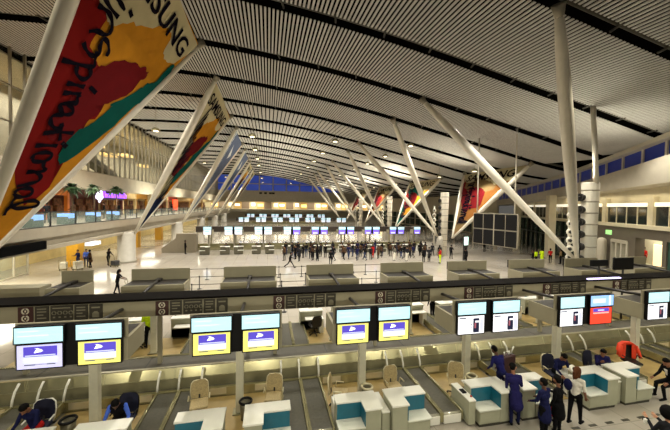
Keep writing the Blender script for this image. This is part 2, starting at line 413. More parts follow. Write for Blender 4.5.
# sloping white bulkhead between clerestory and recess
m = MB()
for i in range(28):
    t0 = -6+(TE+6)*i/28; t1 = -6+(TE+6)*(i+1)/28
    zb = lambda t: 8.5-.029*max(0,t-6)
    zt = lambda t: rz_edge(t)-1.55
    for tt in (0,):
        pts = [(t0,-.3,zb(t0)),(t1,-.3,zb(t1)),(t1,-.3,zt(t1)),(t0,-.3,zt(t0)),(t0,2,zb(t0)),(t1,2,zb(t1)),(t1,2,zt(t1)),(t0,2,zt(t0))]
        v = [m.bm.verts.new(RM@Vector(p)) for p in pts]
        for f in ((0,1,2,3),(0,4,5,1),(3,2,6,7)): m.bm.faces.new([v[j] for j in f])
struct(m.build('wall_right', white_m))
n = 60
for i in range(24):
    t0 = -6+(TE+6)*i/24; t1 = -6+(TE+6)*(i+1)/24; n += 1
    a, b = rz_edge(t0), rz_edge(t1)
    w = MB(); w.quadface([RM@Vector(p) for p in ((t0,.3,a-1.6),(t1,.3,b-1.6),(t1,.3,b+.3),(t0,.3,a+.3))]); wo = struct(w.build('window_%d'%n, mat('night_blue','#1c2c78',.35,0,0,emit=.22)))
    f = MB(); rbox(f,t0-.12,t0+.12,.18,.32,a-1.6,a+.2); f.build('window_frame', white_m, wo)
m = MB()
for i in range(24):
    t0 = -6+(TE+6)*i/24; t1 = -6+(TE+6)*(i+1)/24; a,b = rz_edge(t0),rz_edge(t1)
    m.quadface([RM@Vector(p) for p in ((t0,-.35,a-.25),(t1,-.35,b-.25),(t1,-.35,b+.1),(t0,-.35,a+.1))])
    m.quadface([RM@Vector(p) for p in ((t0,-.35,a-.25),(t1,-.35,b-.25),(t1,.3,b-.25),(t0,.3,a-.25))])
struct(m.build('trim_30', white_m))
# cream recess, window strip, brown lower wall
m = MB(); rbox(m,-6,TE,1.6,1.8,7.1,9.6); struct(m.build('wall_right', cream_m))
bays = []
t = rt(15.2)
for i in range(6):
    bays.append((t, t+6.1)); t += 6.75
n = 90
for i,(a,b) in enumerate(bays):
    n += 1
    w = MB(); rbox(w,a,b,1.4,1.46,5.15,7.1); wo = struct(w.build('window_%d'%n, dglass_m))
    f = MB()
    for j in range(5): rbox(f,a+(b-a)*j/4-.06,a+(b-a)*j/4+.06,1.36,1.5,5.1,7.1)
    f.build('window_frame', cream_m, wo)
    f = MB(); rbox(f,a,b,1.3,1.4,6.75,7.1); f.build('light_box', strip_m, wo)
    p = MB(); rbox(p,b,b+.65,1.2,1.6,4.9,7.6); struct(p.build('trim_%d'%(40+i), cream_m))
m = MB(); rbox(m,-6,TE,.6,1.6,4.85,5.15); struct(m.build('trim_31', cream_m))
d0, d1 = rt(22.7), rt(24.8)
s0, s1 = rt(19.0), rt(21.8)
m = MB()
rbox(m,-6,rt(14.6),.8,1.5,0,4.85); rbox(m,rt(14.6),s1,.8,1.5,4.0,4.85); rbox(m,s1,d0,.8,1.5,0,4.85); rbox(m,d0,d1,.8,1.5,3.5,4.85); rbox(m,d1,rt(27.5),.8,1.5,0,4.85)
rbox(m,rt(18.6),s0,.8,1.5,0,4.0); rbox(m,s0,s1,.8,1.5,0,1.3)
struct(m.build('wall_right', brown_m))
dd = MB(); rbox(dd,d0,d1,1.2,1.25,0,3.4); do = struct(dd.build('door_1', mat('door_glass','#8fb09a',.2,0,.1,2)))
f = MB()
for j in range(4):
    tt = d0+(d1-d0)*j/3; rbox(f,tt-.1,tt+.1,.7,1.3,0,3.5)
rbox(f,d0,d1,.7,1.3,3.3,3.6); f.build('door_frame', white_m, do)
m = MB(); m.lathe([(.4,0),(.4,3.3),(.35,3.5),(.2,3.62),(.02,3.66)]); tag(m.build('column', white_m, None, (RO+RD*(d1+.35)+RN*-.1)), 'round topped white column beside the glass doors in the right wall','column')
em_ = thing('exit_sign','small green lit exit sign above the glass doors in the right wall','sign',(RO+RD*(d0+1.0)+RN*.2)+Vector((0,0,4.3)), math.atan2(RD.y,RD.x))
m = MB(); m.box(-.4,.4,-.05,.05,-.2,.2); m.build('case', em('exit_green','#9fe08a',1.2), em_)
m = MB(); m.tube([(-.25,-.07,-.1),(-.05,-.07,.05),(.1,-.07,-.1)],.03,5); m.ball((0,-.07,.12),.05,0,(1,.4,1),1); m.box(.15,.3,-.08,-.06,-.12,.12); m.build('running_figure', white_m, em_)
# lit shop window
m = MB(); rbox(m,rt(18),rt(27),3.6,3.7,0,4.6); rbox(m,rt(18),rt(27),1.5,3.6,1.1,1.3); rbox(m,rt(18),rt(27),1.5,3.6,4.5,4.6); struct(m.build('wall_shop', cream_m))
ad = thing('advertising_panel','backlit panel with a white curved shape in the lit shop window of the right wall','display',RM@Vector((rt(21.8),2.6,1.35)), math.atan2(RD.y,RD.x))
m = MB(); m.box(-.6,.6,0,.1,0,2.1); m.build('panel', shopw_m, ad)
m = MB(); m.prism([(-.6,.9),(-.2,1.5),(.3,1.75),(.58,1.7),(.58,.7),(.2,.55),(-.3,.6)],'y',-.06,-.01); m.build('motif', white_m, ad)
gl = MB(); rbox(gl,rt(14.6),rt(18.6),.9,.96,0,4.0); gw = struct(gl.build('window_99', mat('green_glass','#2f4f45',.1,0,.2,1)))
f = MB(); 
for j in range(3): rbox(f,rt(14.6)+j*1.55,rt(14.6)+j*1.55+.1,.8,1.0,0,4)
f.build('window_frame', dframe_m, gw)
# dark glazed ground floor beyond the brown wall
m = MB(); rbox(m,rt(27.5),TE,1.2,1.3,0,4.85); wo = struct(m.build('window_100', mat('lobby_glass','#31483c',.12,0,.4,.5)))
f = MB(); t = rt(27.5)
while t < TE: rbox(f,t-.06,t+.06,1.0,1.25,0,4.85); t += 2.2
rbox(f,rt(27.5),TE,1.0,1.2,2.6,2.75); f.build('window_frame', dframe_m, wo)
for i,yy in enumerate((33.6,46)):
    c = RO+RD*rt(yy)+RN*1.0
    m = MB(); m.box(-.6,.6,-.4,.4,0,8.2); tag(m.build('column', cream_m, None, c, math.atan2(RD.y,RD.x)), ['broad cream column by the right windows behind the yellow vests','second cream column farther along the right windows'][i], 'column')
m = MB(); p1 = RO+RD*TE; m.box(p1.x-.1,p1.x+.3,p1.y,YE,0,RZ(p1.x)); struct(m.build('wall_right', cream_m))
for i in range(9):
    y = p1.y+1+8*i; m = MB(); m.box(p1.x-.2,p1.x-.12,y,y+7,.2,4.5); wo = struct(m.build('window_%d'%(110+i), mat('lobby_glass','#31483c',.12)))
    f = MB(); f.box(p1.x-.26,p1.x-.2,y+3.4,y+3.6,.2,4.5); f.box(p1.x-.26,p1.x-.2,y,y+7,2.4,2.6); f.build('window_frame', white_m, wo)

# ------------------------------------------------------------------ slanting V masts, columns, banners
def strut(parent, p0, p1, r=.42, name='strut'):
    p0, p1 = Vector(p0), Vector(p1); n = 10
    pts = [p0.lerp(p1,i/n) for i in range(n+1)]
    prof = [.36,.5,.63,.76,.88,.96,1,1,.95,.8,.5]
    m = MB(); m.tube(pts, [r*q for q in prof], 16)
    m.build(name, strut_m, parent)
    d = (p1-p0).normalized()
    m = MB(); m.tube([p1-d*.5, p1+d*.15],[.17,.3],8); m.build('end_cap', grey_m, parent)
POLY = {
'red':[(.747,.025),(.704,.085),(.591,.174),(.569,.176),(.545,.149),(.478,.192),(.419,.241),(.317,.283),(.199,.361),(.189,.339),(.28,.251),(.254,.323),(.229,.252),(.208,.216),(.147,.226),(.05,.24),(.09,.14),(.30,.03),(.5,.02)],
'cream':[(.96,.02),(.80,.02),(.725,.066),(.587,.18),(.547,.216),(.485,.325),(.404,.436),(.334,.562),(.251,.646),(.197,.64),(.118,.708),(.06,.79),(.02,.90),(.02,.96)],
'maroon':[(.419,.241),(.352,.37),(.271,.47),(.215,.542),(.166,.585),(.145,.581),(.176,.527),(.145,.527),(.159,.481),(.206,.385),(.262,.302),(.199,.361),(.217,.305),(.193,.245),(.296,.135),(.379,.099)],
'green':[(.042,.806),(.02,.79),(.018,.705),(.022,.635),(.038,.581),(.043,.474),(.105,.274),(.134,.232),(.185,.213),(.208,.222),(.213,.265),(.191,.318),(.176,.363),(.171,.419),(.191,.404),(.128,.537),(.104,.617),(.06,.69),(.07,.74),(.067,.772)]}
STROKES = [[(.657,.157),(.632,.182),(.604,.211),(.568,.245)],[(.552,.272),(.52,.298)],[(.656,.111),(.633,.139),(.599,.176),(.559,.207),(.53,.217),(.535,.197),(.573,.15),(.594,.114)],[(.67,.122),(.62,.167),(.56,.227)],[(.571,.11),(.539,.133),(.498,.172),(.48,.205),(.509,.194),(.525,.196),(.5,.223),(.462,.248),(.446,.248)],[(.498,.19),(.472,.196),(.45,.2),(.508,.124),(.57,.048)],[(.505,.122),(.475,.136),(.434,.175),(.421,.203),(.439,.198),(.466,.175)],[(.473,.106),(.439,.147),(.395,.2)],[(.375,.228),(.321,.277)],[(.448,.106),(.415,.149),(.377,.196)],[(.377,.196),(.377,.186),(.357,.192),(.353,.186)],[(.363,.183),(.41,.116),(.392,.124),(.357,.15),(.329,.187),(.343,.186),(.387,.148),(.41,.116)],[(.354,.152),(.39,.102),(.376,.1),(.344,.122),(.311,.155),(.309,.172)],[(.354,.087),(.3,.157),(.226,.243)],[(.326,.157),(.29,.17),(.253,.183)],[(.332,.073),(.287,.126),(.238,.182)],[(.234,.199),(.187,.237)],[(.287,.082),(.295,.086),(.27,.122),(.226,.168),(.212,.167),(.229,.138),(.265,.098),(.287,.082)],[(.225,.144),(.199,.153),(.175,.169),(.2,.135),(.25,.08)],[(.25,.08),(.21,.123),(.163,.159),(.154,.153),(.185,.111),(.227,.06)],[(.207,.059),(.202,.075),(.17,.113),(.134,.144),(.122,.141),(.147,.107),(.181,.076),(.207,.059)],[(.176,.079),(.173,.067),(.156,.068)],[(.157,.066),(.129,.106),(.087,.157),(.039,.201),(.027,.201),(.063,.158),(.116,.103),(.157,.066),(.156,.056),(.146,.051)]]
# block lettering along the top edge, from the built-in font
_tc = bpy.data.curves.new('txt','FONT'); _tc.body = 'SAMSUNG'; _tc.size = 1; _tc.offset = .018; _tc.resolution_u = 3
_to = bpy.data.objects.new('txt',_tc); COL.objects.link(_to); bpy.context.view_layer.update()
_tm = bpy.data.meshes.new_from_object(_to.evaluated_get(bpy.context.evaluated_depsgraph_get()))
TXT_V = [v.co.copy() for v in _tm.vertices]; TXT_F = [list(p.vertices) for p in _tm.polygons]
TX0 = min(v.x for v in TXT_V); TX1 = max(v.x for v in TXT_V); TY1 = max(v.y for v in TXT_V)
bpy.data.objects.remove(_to); bpy.data.curves.remove(_tc); bpy.data.meshes.remove(_tm)
def smooth_stroke(st, n=10):
    P = [Vector(p) for p in st]
    if len(P) < 3: return P
    out = []
    for i in range(len(P)-1):
        a,b,c,d = P[max(i-1,0)],P[i],P[i+1],P[min(i+2,len(P)-1)]
        for j in range(n):
            t = j/n; out.append(.5*((2*b)+(c-a)*t+(2*a-5*b+4*c-d)*t*t+(3*b-a-3*c+d)*t**3))
    return out+[P[-1]]
def blob(poly, seed):
    rnd = random.Random(seed); P = [Vector(p) for p in poly]; n = len(P); out = []
    for i in range(n):
        a,b,c,d = P[i-1],P[i],P[(i+1)%n],P[(i+2)%n]
        for j in range(4):
            t = j/4; q = b.lerp(c,t)*.55+(.5*((2*b)+(c-a)*t+(2*a-5*b+4*c-d)*t*t+(3*b-a-3*c+d)*t**3))*.45
            out.append((max(.02,q.x+rnd.uniform(-.004,.004)), max(.02,q.y+rnd.uniform(-.004,.004))))
    return out
GLYPH = {'i':[[(0,1),(0,.15),(.3,0)],[(0,1.35),(.06,1.5)]],'n':[[(-.35,1),(-.3,0)],[(-.3,.6),(-.05,.98),(.2,.8),(.25,.1),(.5,0)]],'o':[[(.1,1),(-.28,.7),(-.25,.15),(.05,0),(.32,.35),(.25,.85),(.1,1),(.5,.8)]],
'v':[[(-.35,1),(-.05,0),(.3,1),(.5,.9)]],'a':[[(.3,.8),(0,1),(-.3,.6),(-.2,.1),(.05,.1),(.3,.8),(.3,.1),(.5,0)]],'t':[[(0,1.5),(0,.2),(.3,0)],[(-.35,1),(.4,1)]]}
def word_strokes(word, u0, u1, v0, h):
    out = []; s = (u0-u1)/(len(word)-1)
    for i,ch in enumerate(word):
        for st in GLYPH[ch]: out.append([(u0-s*i-lx*s*1.05, v0+ly*h) for lx,ly in st])
    return out
def banner(name, label, B, A, T, style, flip=False):
    """cloth stretched between two masts; u along B>A, v along B>T"""
    B,A,T = Vector(B),Vector(A),Vector(T); N = (A-B).cross(T-B).normalized()
    if N.dot(Vector((0,0,H))-B) < 0: N = -N
    t = thing(name, label, 'banner', B)
    def pt(u,v,k): return (A-B)*u+(T-B)*v+N*(.012*k)
    mats = {'art':[ban_org,ban_red,ban_crm,ban_mar,ban_grn], 'pale':[ban_org,ban_crm,ban_crm,ban_mar,ban_grn], 'tan':[ban_tan,ban_tan2,ban_crm,ban_mar,ban_mar], 'slate':[ban_blu,ban_pal,ban_pal,ban_blu,ban_blu], 'green':[ban_grn,ban_org,ban_crm,ban_mar,ban_red]}[style]
    m = MB()
    for s in (1,-1):
        m.quadface([pt(.02,.02,s),pt(.965,.02,s),pt(.02,.965,s)] if s > 0 else [pt(.02,.965,s),pt(.965,.02,s),pt(.02,.02,s)], 0)
    m.build('cloth', mats[0], t)
    m = MB()
    if style != 'slate':
        for k,nm in enumerate(('red','cream','maroon','green')):
            poly = blob(POLY[nm], k)
            vs = [m.bm.verts.new(pt(u,v,2+k)) for u,v in poly]
            f = m.bm.faces.new(vs); f.material_index = k
            bmesh.ops.triangulate(m.bm, faces=[f])
    else:
        for k in range(14):
            u = .86-k*.055; m.quadface([pt(u,.05,2),pt(u,.2,2),pt(u-.03,.2,2),pt(u-.03,.05,2)], 0)
        m.quadface([pt(.35,.5,2),pt(.5,.4,2),pt(.3,.45,2),pt(.2,.6,2)],1)
    if style == 'pale': m.bm.faces.new([m.bm.verts.new(pt(u,v,6.3)) for u,v in ((.02,.02),(.26,.02),(.2,.06),(.14,.14),(.06,.2),(.02,.26))]).material_index = 4
    m.build('artwork', mats[1:]+[ban_tip], t)
    if style == 'slate': return t
    m = MB(); Lu = (A-B).length; Lv = (T-B).length
    for st in (word_strokes('innovation', .66, .10, .10, .13) if style == 'pale' else STROKES):
        P = [((A-B)*p[0]+(T-B)*p[1]+N*.085) for p in smooth_stroke([(a,b) if not flip else (b,a) for a,b in st])]
        m_w = .13
        L_, R_ = [], []
        for i,p in enumerate(P):
            d = (P[min(i+1,len(P)-1)]-P[max(i-1,0)]).normalized(); s_ = d.cross(N)
            w = m_w*(.8+.2*math.sin(i*.35+.5))
            L_.append(m.bm.verts.new(p-s_*w)); R_.append(m.bm.verts.new(p+s_*w))
        for i in range(len(P)-1): m.bm.faces.new([L_[i],L_[i+1],R_[i+1],R_[i]])
    m.build('script_lettering', ban_ink, t)
    m = MB(); e0, e1 = (.83,.05),(.065,.815)          # baseline of the block letters
    if flip: e0, e1 = e1, e0
    cap = .1 if flip else .068
    if flip: e0, e1 = (.06,.79),(.80,.05)
    vs = []
    for v in TXT_V:
        q = (v.x-TX0)/(TX1-TX0); h = v.y/TY1*cap
        vs.append(m.bm.verts.new(pt(e0[0]+(e1[0]-e0[0])*q+h*.5, e0[1]+(e1[1]-e0[1])*q+h*.5, 7.2)))
    for f in TXT_F: m.bm.faces.new([vs[i] for i in f])
    m.build('block_lettering', ban_ink, t)
    return t
def inset(B,A,T): return B,A,T
lab_l = ['nearest V mast on the left, carrying the huge inspirational banner','second V mast on the left, rising from the round white column','third V mast on the left, with the slate banner','fourth V mast along the left gallery','fifth V mast along the left gallery','farthest V mast along the left gallery']
ban_l = [('art','huge red and orange banner at the upper left with inspirational lettering'),('pale','narrow looking cream and orange banner on the second left mast'),('slate','slate blue banner with pale text on the third left mast'),('slate','slate blue banner on the fourth left mast'),('art','small orange banner on the fifth left mast'),('art','smallest orange banner on the farthest left mast')]
for j,k in enumerate((1,4,7,10,13,16)):
    B = (-14.2,YK(k),2.9 if j else 2.7); A = (-4.8,YK(k-1),18.2); T = (-4.9,YK(k+1),18.15)
    t = thing('v_mast', lab_l[j], 'roof mast', (-14.9,YK(k),0))
    o = Vector((-14.9,YK(k),0))
    m = MB(); m.lathe([(.92,0),(.92,.25),(.85,.28),(.85,3.1),(.7,3.25),(.4,3.3)], seg=24); m.build('column', conc_m, t)
    strut(t, Vector(B)-o, Vector(A)-o, .34 if j else .3); strut(t, Vector(B)-o, Vector(T)-o, .24)
    banner('banner', ban_l[j][1], B, A, T, ban_l[j][0])
lab_r = ['nearest V mast on the right, its steep leg passing the air tower','second V mast on the right, beside the louvred white tower','third V mast on the right side of the hall','fourth V mast on the right side of the hall','fifth V mast on the right side of the hall']
ban_r = ['tan and red banner on the right behind the black flight board','green and orange banner on the third right mast','small dark red banner on the fourth right mast','smallest orange banner on the fifth right mast']
for j,k in enumerate((1,4,7,10,13)):
    B = (22.0,YK(k),2.6); t = thing('v_mast', lab_r[j], 'roof mast', (22.4,YK(k),0)); o = Vector((22.4,YK(k),0))
    m = MB(); m.lathe([(.42,0),(.42,2.2),(.3,2.6)], seg=20); m.build('pedestal', conc_m, t)
    for kk in (k-1,k+1): strut(t, Vector(B)-o, Vector((12.8,YK(kk),RZ(12.8)))-o, .33)
    if j:
        B2 = (24.2,YK(k),2.3); A2 = (30.2,YK(k-1),11.75); T2 = (30.2,YK(k+1),11.75)
        for q in (A2,T2): strut(t, Vector(B2)-o, Vector(q)-o, .3)
        banner('banner', ban_r[j-1], B2, A2, T2, 'green' if j == 2 else 'tan', True)
# air towers with round jet nozzles
for j,k in enumerate((1,4,7,10)):
    t = thing('air_tower', ['white ventilation tower with round jet nozzles behind the nearest right mast','second white ventilation tower beside the red banner','third white ventilation tower on the right','farthest white ventilation tower on the right'][j], 'ventilation tower', (22.95,YK(k),0))
    m = MB(); m.lathe([(.4,0),(.55,8.3),(.5,8.4),(.1,8.42)], seg=28); 
    m.build('body', strut_m, t)
    for i in range(9):
        zb = .82*i+1.2; rb = .4+.15*zb/8.3+.006; m = MB(); m.lathe([(rb,zb),(rb+.015,zb+.02),(rb+.015,zb+.08),(rb,zb+.1)], seg=28); m.build('band', grey_m, t)
    for i in range(7):
        for a in (PI*.74, PI*.93):
            m = MB(); m.tube([(0,0,0),(.25,0,0)],[.24,.3],12,0); m.tube([(.2,0,0),(.27,0,0)],[.2,.2],12,1); m.ball((.27,0,0),.12,0,(1,1,1),1)
            o = m.build('nozzle', [char_m,black_m], t, ((.36+.02*i)*math.cos(a),(.36+.02*i)*math.sin(a),1.9+.9*i)); o.rotation_euler.z = a
    m = MB(); m.tube([(-1.15,.5,0),(-1.15,.5,6.6)],.1,8); m.build('nozzle_pole', strut_m, t)
    for i in range(6):
        m = MB(); m.lathe([(.22,0),(.26,.12),(.22,.26),(.17,.28)], seg=14); m.ball((0,0,.24),.16,1,(1,1,.6),1)
        o = m.build('nozzle', [strut_m,char_m], t, (-1.15,.42,2.9+.62*i)); o.rotation_euler = (PI/2,0,-.85)
m = MB(); m.tube([(22.9,18.0,8.3),(22.6,18.2,RZ(22.6)+.3)],.16,10); tag(m.build('pipe', strut_m),'thin white pipe from the near ventilation tower up to the roof','pipe')

# ------------------------------------------------------------------ near check-in island
PX = [-4.706+3.906*i for i in range(-1,8)]        # post line; index 0 is the one beyond the left picture edge
YM = 12.18
XL, XR = -14.5, 27.
# agents' floor and dark inlays in the passenger floor
m = MB()
for p in PX: m.box(p-1.22,p+1.22,8.5,10.78,.0,.02); m.box(p-1.22,p+1.22,13.6,16.0,.0,.02)
m.box(XL,XR,12.4,13.6,0,.015)
struct(m.build('floor_agents', agent_m))
m = MB()
for r,y in enumerate((7.25,6.75,6.25)):
    for i in range(34): m.box(-8+i*.62+.3*(r%2),-8+i*.62+.3*(r%2)+.27,y,y+.09,0,.004)
struct(m.build('trim_50', kick_m))
# collecting belt with its steel guard (one continuous machine)
cb = thing('collecting_belt','long steel sided baggage belt running across behind the near agents','conveyor belt',(0,10.8,0))
m = MB(); m.box(XL,XR,0,.04,0,.26); m.box(XL,XR,-.02,.1,.26,.33); m.build('kick_panel', steel_m, cb)
for p in PX:
    
    for u,v in ((-1.15,-.5),(.42,1.15)):
        m = MB(); m.box(p+u,p+v,-.035,-.022,.1,.31); m.build('kick_highlight', lip_m, cb)  # added pale plates put the bright reflections into the kick panel's colour
m = MB(); m.box(XL,XR,.08,.42,.18,.27); m.build('belt', rub_m, cb)
m = MB(); m.prism([(.27,.25),(.42,.25),(.42,.585),(.31,.585)],'x',XL,XR); m.build('skirt', steeld_m, cb)
m = MB(); m.prism([(.335,.58),(.46,.87),(.54,.87),(.54,0),(.42,0),(.42,.56)],'x',XL,XR); m.build('guard_panel', steel_m, cb)
for i in range(20):
    m = MB(); m.prism([(.33,.58),(.455,.87),(.465,.87),(.34,.58)],'x',XL+1+2.1*i,XL+1.02+2.1*i); m.build('seam', steeld_m, cb)
m = MB(); m.box(XL,XR,.46,.55,.87,.905); m.build('guard_lip', lip_m, cb)
m = MB(); m.box(XL,XR,.55,1.34,.3,.885); m.build('cover', cover_m, cb)
for i in range(13):
    m = MB(); m.box(XL+1.2+3.1*i,XL+1.24+3.1*i,.56,1.33,.885,.89); m.build('cover_seam', char_m, cb)
m = MB(); m.box(XL,XR,1.34,1.42,0,.91); m.build('rear_rail', steel_m, cb)
fb = thing('collecting_belt','low belt of the rear agents beyond the sign beam','conveyor belt',(0,13.1,0))
m = MB(); m.box(XL,XR,-.4,.35,.0,.14); m.build('belt', rub_m, fb)
m = MB(); m.box(XL,XR,.35,.4,0,.2); m.box(XL,XR,-.45,-.4,0,.2); m.build('rail', lip_m, fb)

# sign beam
gb = thing('sign_beam','long beige sign beam with dark top rail carried across behind the screens','sign beam',(0,11.53,0))
m = MB(); m.box(XL,XR,0,.06,2.58,3.13); m.build('front_panel', pod_m, gb)
m = MB(); m.box(XL,XR,.72,.78,2.58,3.13); m.build('rear_panel', pod_m, gb)
m = MB(); m.box(XL,XR,-.06,.84,3.12,3.19); m.build('top_rail', rail_m, gb)
m = MB(); m.box(XL,XR,.06,.72,2.56,2.61); m.build('soffit', char_m, gb)
for p in PX:
    m = MB(); m.box(p+1.04,p+1.16,.1,.24,.89,2.6); m.build('support', pod_m, gb)
led = MB(); led.box(14.4,16.3,11.5,11.6,3.19,3.245); tag(led.build('light_strip', em('led_lilac','#d9ccff',2.5)),'short lilac white light strip lying on the sign beam at the right','light')
# the pictogram panels, five tiles each
sg_lab = ['leftmost pictogram panel of the sign beam','second pictogram panel from the left, over the hi vis worker','third pictogram panel from the left on the sign beam','fourth pictogram panel from the left on the sign beam','fifth pictogram panel from the left, above the flight list screens','sixth pictogram panel from the left on the sign beam','seventh pictogram panel from the left, right of the light strip','eighth pictogram panel at the right picture edge']
def pictogram_sign(x, label):
    t = thing('pictogram_sign', label, 'sign', (x,11.525,2.6))
    w = [.4,.37,.61,.37,.37]; xx = -1.15
    for i in range(5):
        m = MB(); m.box(xx,xx+w[i]-.0,-.03,0,0,.49); o = m.build('tile', maroon_m if i == 0 else olive_m, t)
        m = MB(); c = xx+w[i]/2
        if i == 0:
            for zz in (.13,.36):
                m.tube([(c+.085*math.cos(a),-.035,zz+.085*math.sin(a)) for a in [2*PI*q/12 for q in range(13)]], .022, 5)
                m.box(c-.02,c+.02,-.038,-.03,zz-.03,zz+.03)
            pm = pict_m
        elif i == 2:
            for q in range(4):
                cx = xx+.1+q*.155
                m.tube([(cx+.055*math.cos(a),-.033,.26+.055*math.sin(a)) for a in [2*PI*k/10 for k in range(11)]], .014, 5)
                m.box(cx-.03,cx+.03,-.036,-.03,.1,.15)
            m.box(xx+.06,xx+w[i]-.06,-.036,-.03,.4,.43); pm = pictg_m
        elif i == 4:
            m.prism([(c-.1,.06),(c+.1,.06),(c+.1,.2),(c+.04,.26),(c-.04,.26),(c-.1,.2)],'y',-.037,-.03); m.box(c-.12,c+.12,-.036,-.03,.36,.41); pm = pictg_m
        else:
            for zz in (.1,.2,.3,.39): m.box(xx+.06,xx+w[i]-.06-(.08 if zz == .2 else 0),-.036,-.03,zz,zz+.035)
            pm = pictg_m
        m.build('pictogram', pm, o); xx += w[i]+.05
for i in range(8): pictogram_sign(-6.44+3.906*i, sg_lab[i])

# twin screen stands
def screen_faces(kind, w, h):
    """image of a lit screen in the xz plane at y=0, centred in x, z from 0"""
    m = MB(); q = lambda x0,x1,z0,z1,mi,k=1: m.quadface([(x0,-.001*k,z0),(x1,-.001*k,z0),(x1,-.001*k,z1),(x0,-.001*k,z1)], mi)
    a = w/2
    if kind == 'top':
        q(-a,a,0,h,0,0); q(-a+.06,a-.5,h*.72,h*.8,1); q(-a+.06,a-.3,h*.42,h*.5,1)
        return m, [scr_top, em('screen_ice_pale','#d6f1f4',1.25)]
    if kind == 'topblue':
        q(-a,a,0,h,0,0); q(-a+.1,a-.35,h*.3,h*.7,1); q(a-.2,a-.12,0.02,h-.02,2)
        return m, [scr_blu, scr_pal, scr_wht]
    if kind in ('yellow','lavender'):
        q(-a,a,0,h,0,0); q(-a*.72,a*.78,h*.5,h*.93,1); q(-a*.72,a*.78,h*.22,h*.5,2)
        m.bm.faces.ensure_lookup_table()
        sw = [(-.24,.44),(-.1,.36),(.0,.27),(-.04,.21),(-.24,.16),(-.26,.13),(.02,.17),(.1,.26),(.03,.37),(-.12,.45)]
        f = m.bm.faces.new([m.bm.verts.new((x*a*1.15+.02,-.003,h*.58+z*h*.62)) for x,z in sw]); f.material_index = 3
        bmesh.ops.triangulate(m.bm, faces=[f])
        q(-a*.7,-a*.2,h*.13,h*.18,4); q(-a*.2,a*.3,h*.15,h*.17,4); q(a*.3,a*.7,h*.13,h*.18,4); q(-a*.65,a*.7,h*.53,h*.57,2,2)
        return m, [scr_yel if kind == 'yellow' else scr_lav, scr_pur, scr_pal, scr_wht, scr_gry]
    if kind == 'list':
        q(-a,a,0,h,0,0); q(-a*.92,-a*.4,h*.86,h*.92,1); 
        for i in range(7): q(-a*.92,-a*.1-(i%3)*.05,h*(.1+i*.1),h*(.13+i*.1),2)
        q(a*.15,a*.62,h*.06,h*.86,1); q(a*.25,a*.38,h*.3,h*.6,3,2); q(a*.3,a*.6,h*.62,h*.72,0,2); q(-.02*a,a*.1,h*.3,h*.36,1); q(-.02*a,a*.1,h*.5,h*.56,1); q(a*.7,a*.92,h*.1,h*.8,2)
        return m, [scr_wht, scr_drk, em('screen_list_grey','#c3c9e6',1.1), em('screen_rust','#a05a6a',.8)]
    if kind == 'red':
        q(-a,a,0,h,0,0); q(-a*.75,a*.75,h*.74,h*.95,1); q(-a*.75,a*.75,h*.62,h*.7,2); q(-a*.3,a*.3,h*.8,h*.87,3,2)
        return m, [scr_red, scr_pur, em('screen_pink','#ffb0b0',1.2), scr_pal]
    if kind == 'purple':
        q(-a,a,0,h,0,0); q(-a*.7,a*.7,h*.1,h*.4,1)
        return m, [em('screen_violet','#7a5fe0',1.3), scr_pal]
    if kind == 'pale':
        q(-a,a,0,h,0,0); q(-a*.7,a*.7,h*.5,h*.85,1); q(-a*.7,a*.5,h*.2,h*.3,2)
        return m, [scr_wht, scr_blu, scr_blu]
def screen_stand(label, loc, kinds, rotz=0, detail=True, arm=True, group=None, tops=None):
    """local origin at the post foot; displays face -y"""
    t = thing('screen_stand', label, 'screens', loc, rotz, group); n = len(kinds); hw = .62*n
    m = MB(); m.box(-.11,.11,-.1,.1,0,2.4); m.build('post', post_m if detail else grey_m, t)
    if detail:
        m = MB(); m.box(-.2,.2,-.18,.18,0,.05); m.build('foot_plate', steeld_m, t)
    m = MB(); m.box(-hw+.02,hw-.02,-1.0,.1,2.37,2.94); 
    m.build('housing', pod_m, t)
    m = MB(); m.box(-hw+.1,hw-.1,-.9,.0,2.941,2.95); m.build('housing_lid', char_m, t)
    m = MB(); m.box(-hw+.12,hw-.12,-1.05,-.99,2.38,3.43); m.build('back_board', black_m, t)
    m = MB(); m.box(-hw+.03,hw-.03,-.99,-.93,2.95,3.45); m.build('board_cladding', pod_m, t)
    for i in range(n):
        cx = (i-(n-1)/2)*1.27
        for z0,h,w,kd in ((2.995,.425,1.05,(tops[i] if tops else 'top')),(2.36,.625,.985,kinds[i])):
            off = .03 if w < 1.0 else 0
            m = MB(); m.box(cx-w/2,cx+w/2,-1.14+off,-1.03,z0,z0+h); d = m.build('display', black_m, t)
            f, ms = screen_faces(kd, w-.055, h-.055); f.build('screen', ms, d, (cx,-1.143+off,z0+.0275))
    if arm:
        m = MB(); m.tube([(0,-.5,3.02),(0,1.66,2.86)], .06, 8); m.box(-.1,.1,-.8,-.4,2.95,3.06); m.build('cable_arm', char_m, t)
    return t
lab = ['leftmost twin screen stand of the near row, left lower screen lavender and right one yellow','second twin screen stand from the left in the near row, both lower screens yellow','third twin screen stand from the left in the near row, both lower screens yellow','fourth twin screen stand, with two flight list screens','fifth twin screen stand, with the single red screen','rightmost screen stand, cut by the picture edge']
kd = [('lavender','yellow'),('yellow','yellow'),('yellow','yellow'),('list','list'),('list','red'),('list','list')]
for i in range(6):
    screen_stand(lab[i], (PX[i+1],9.86,0), kd[i], tops=('top','topblue') if i == 4 else None)
labf = ['single screen housing seen from behind at the far left','first grey twin housing from behind, by the woman with the trolley','second grey twin housing seen from behind','third grey twin housing seen from behind, before the runner\'s lane','fourth grey twin housing seen from behind','fifth grey twin housing seen from behind, before the black flight board','sixth grey twin housing seen from behind, before the yellow vests','seventh grey twin housing, below the near ventilation tower','eighth grey twin housing at the right picture edge']
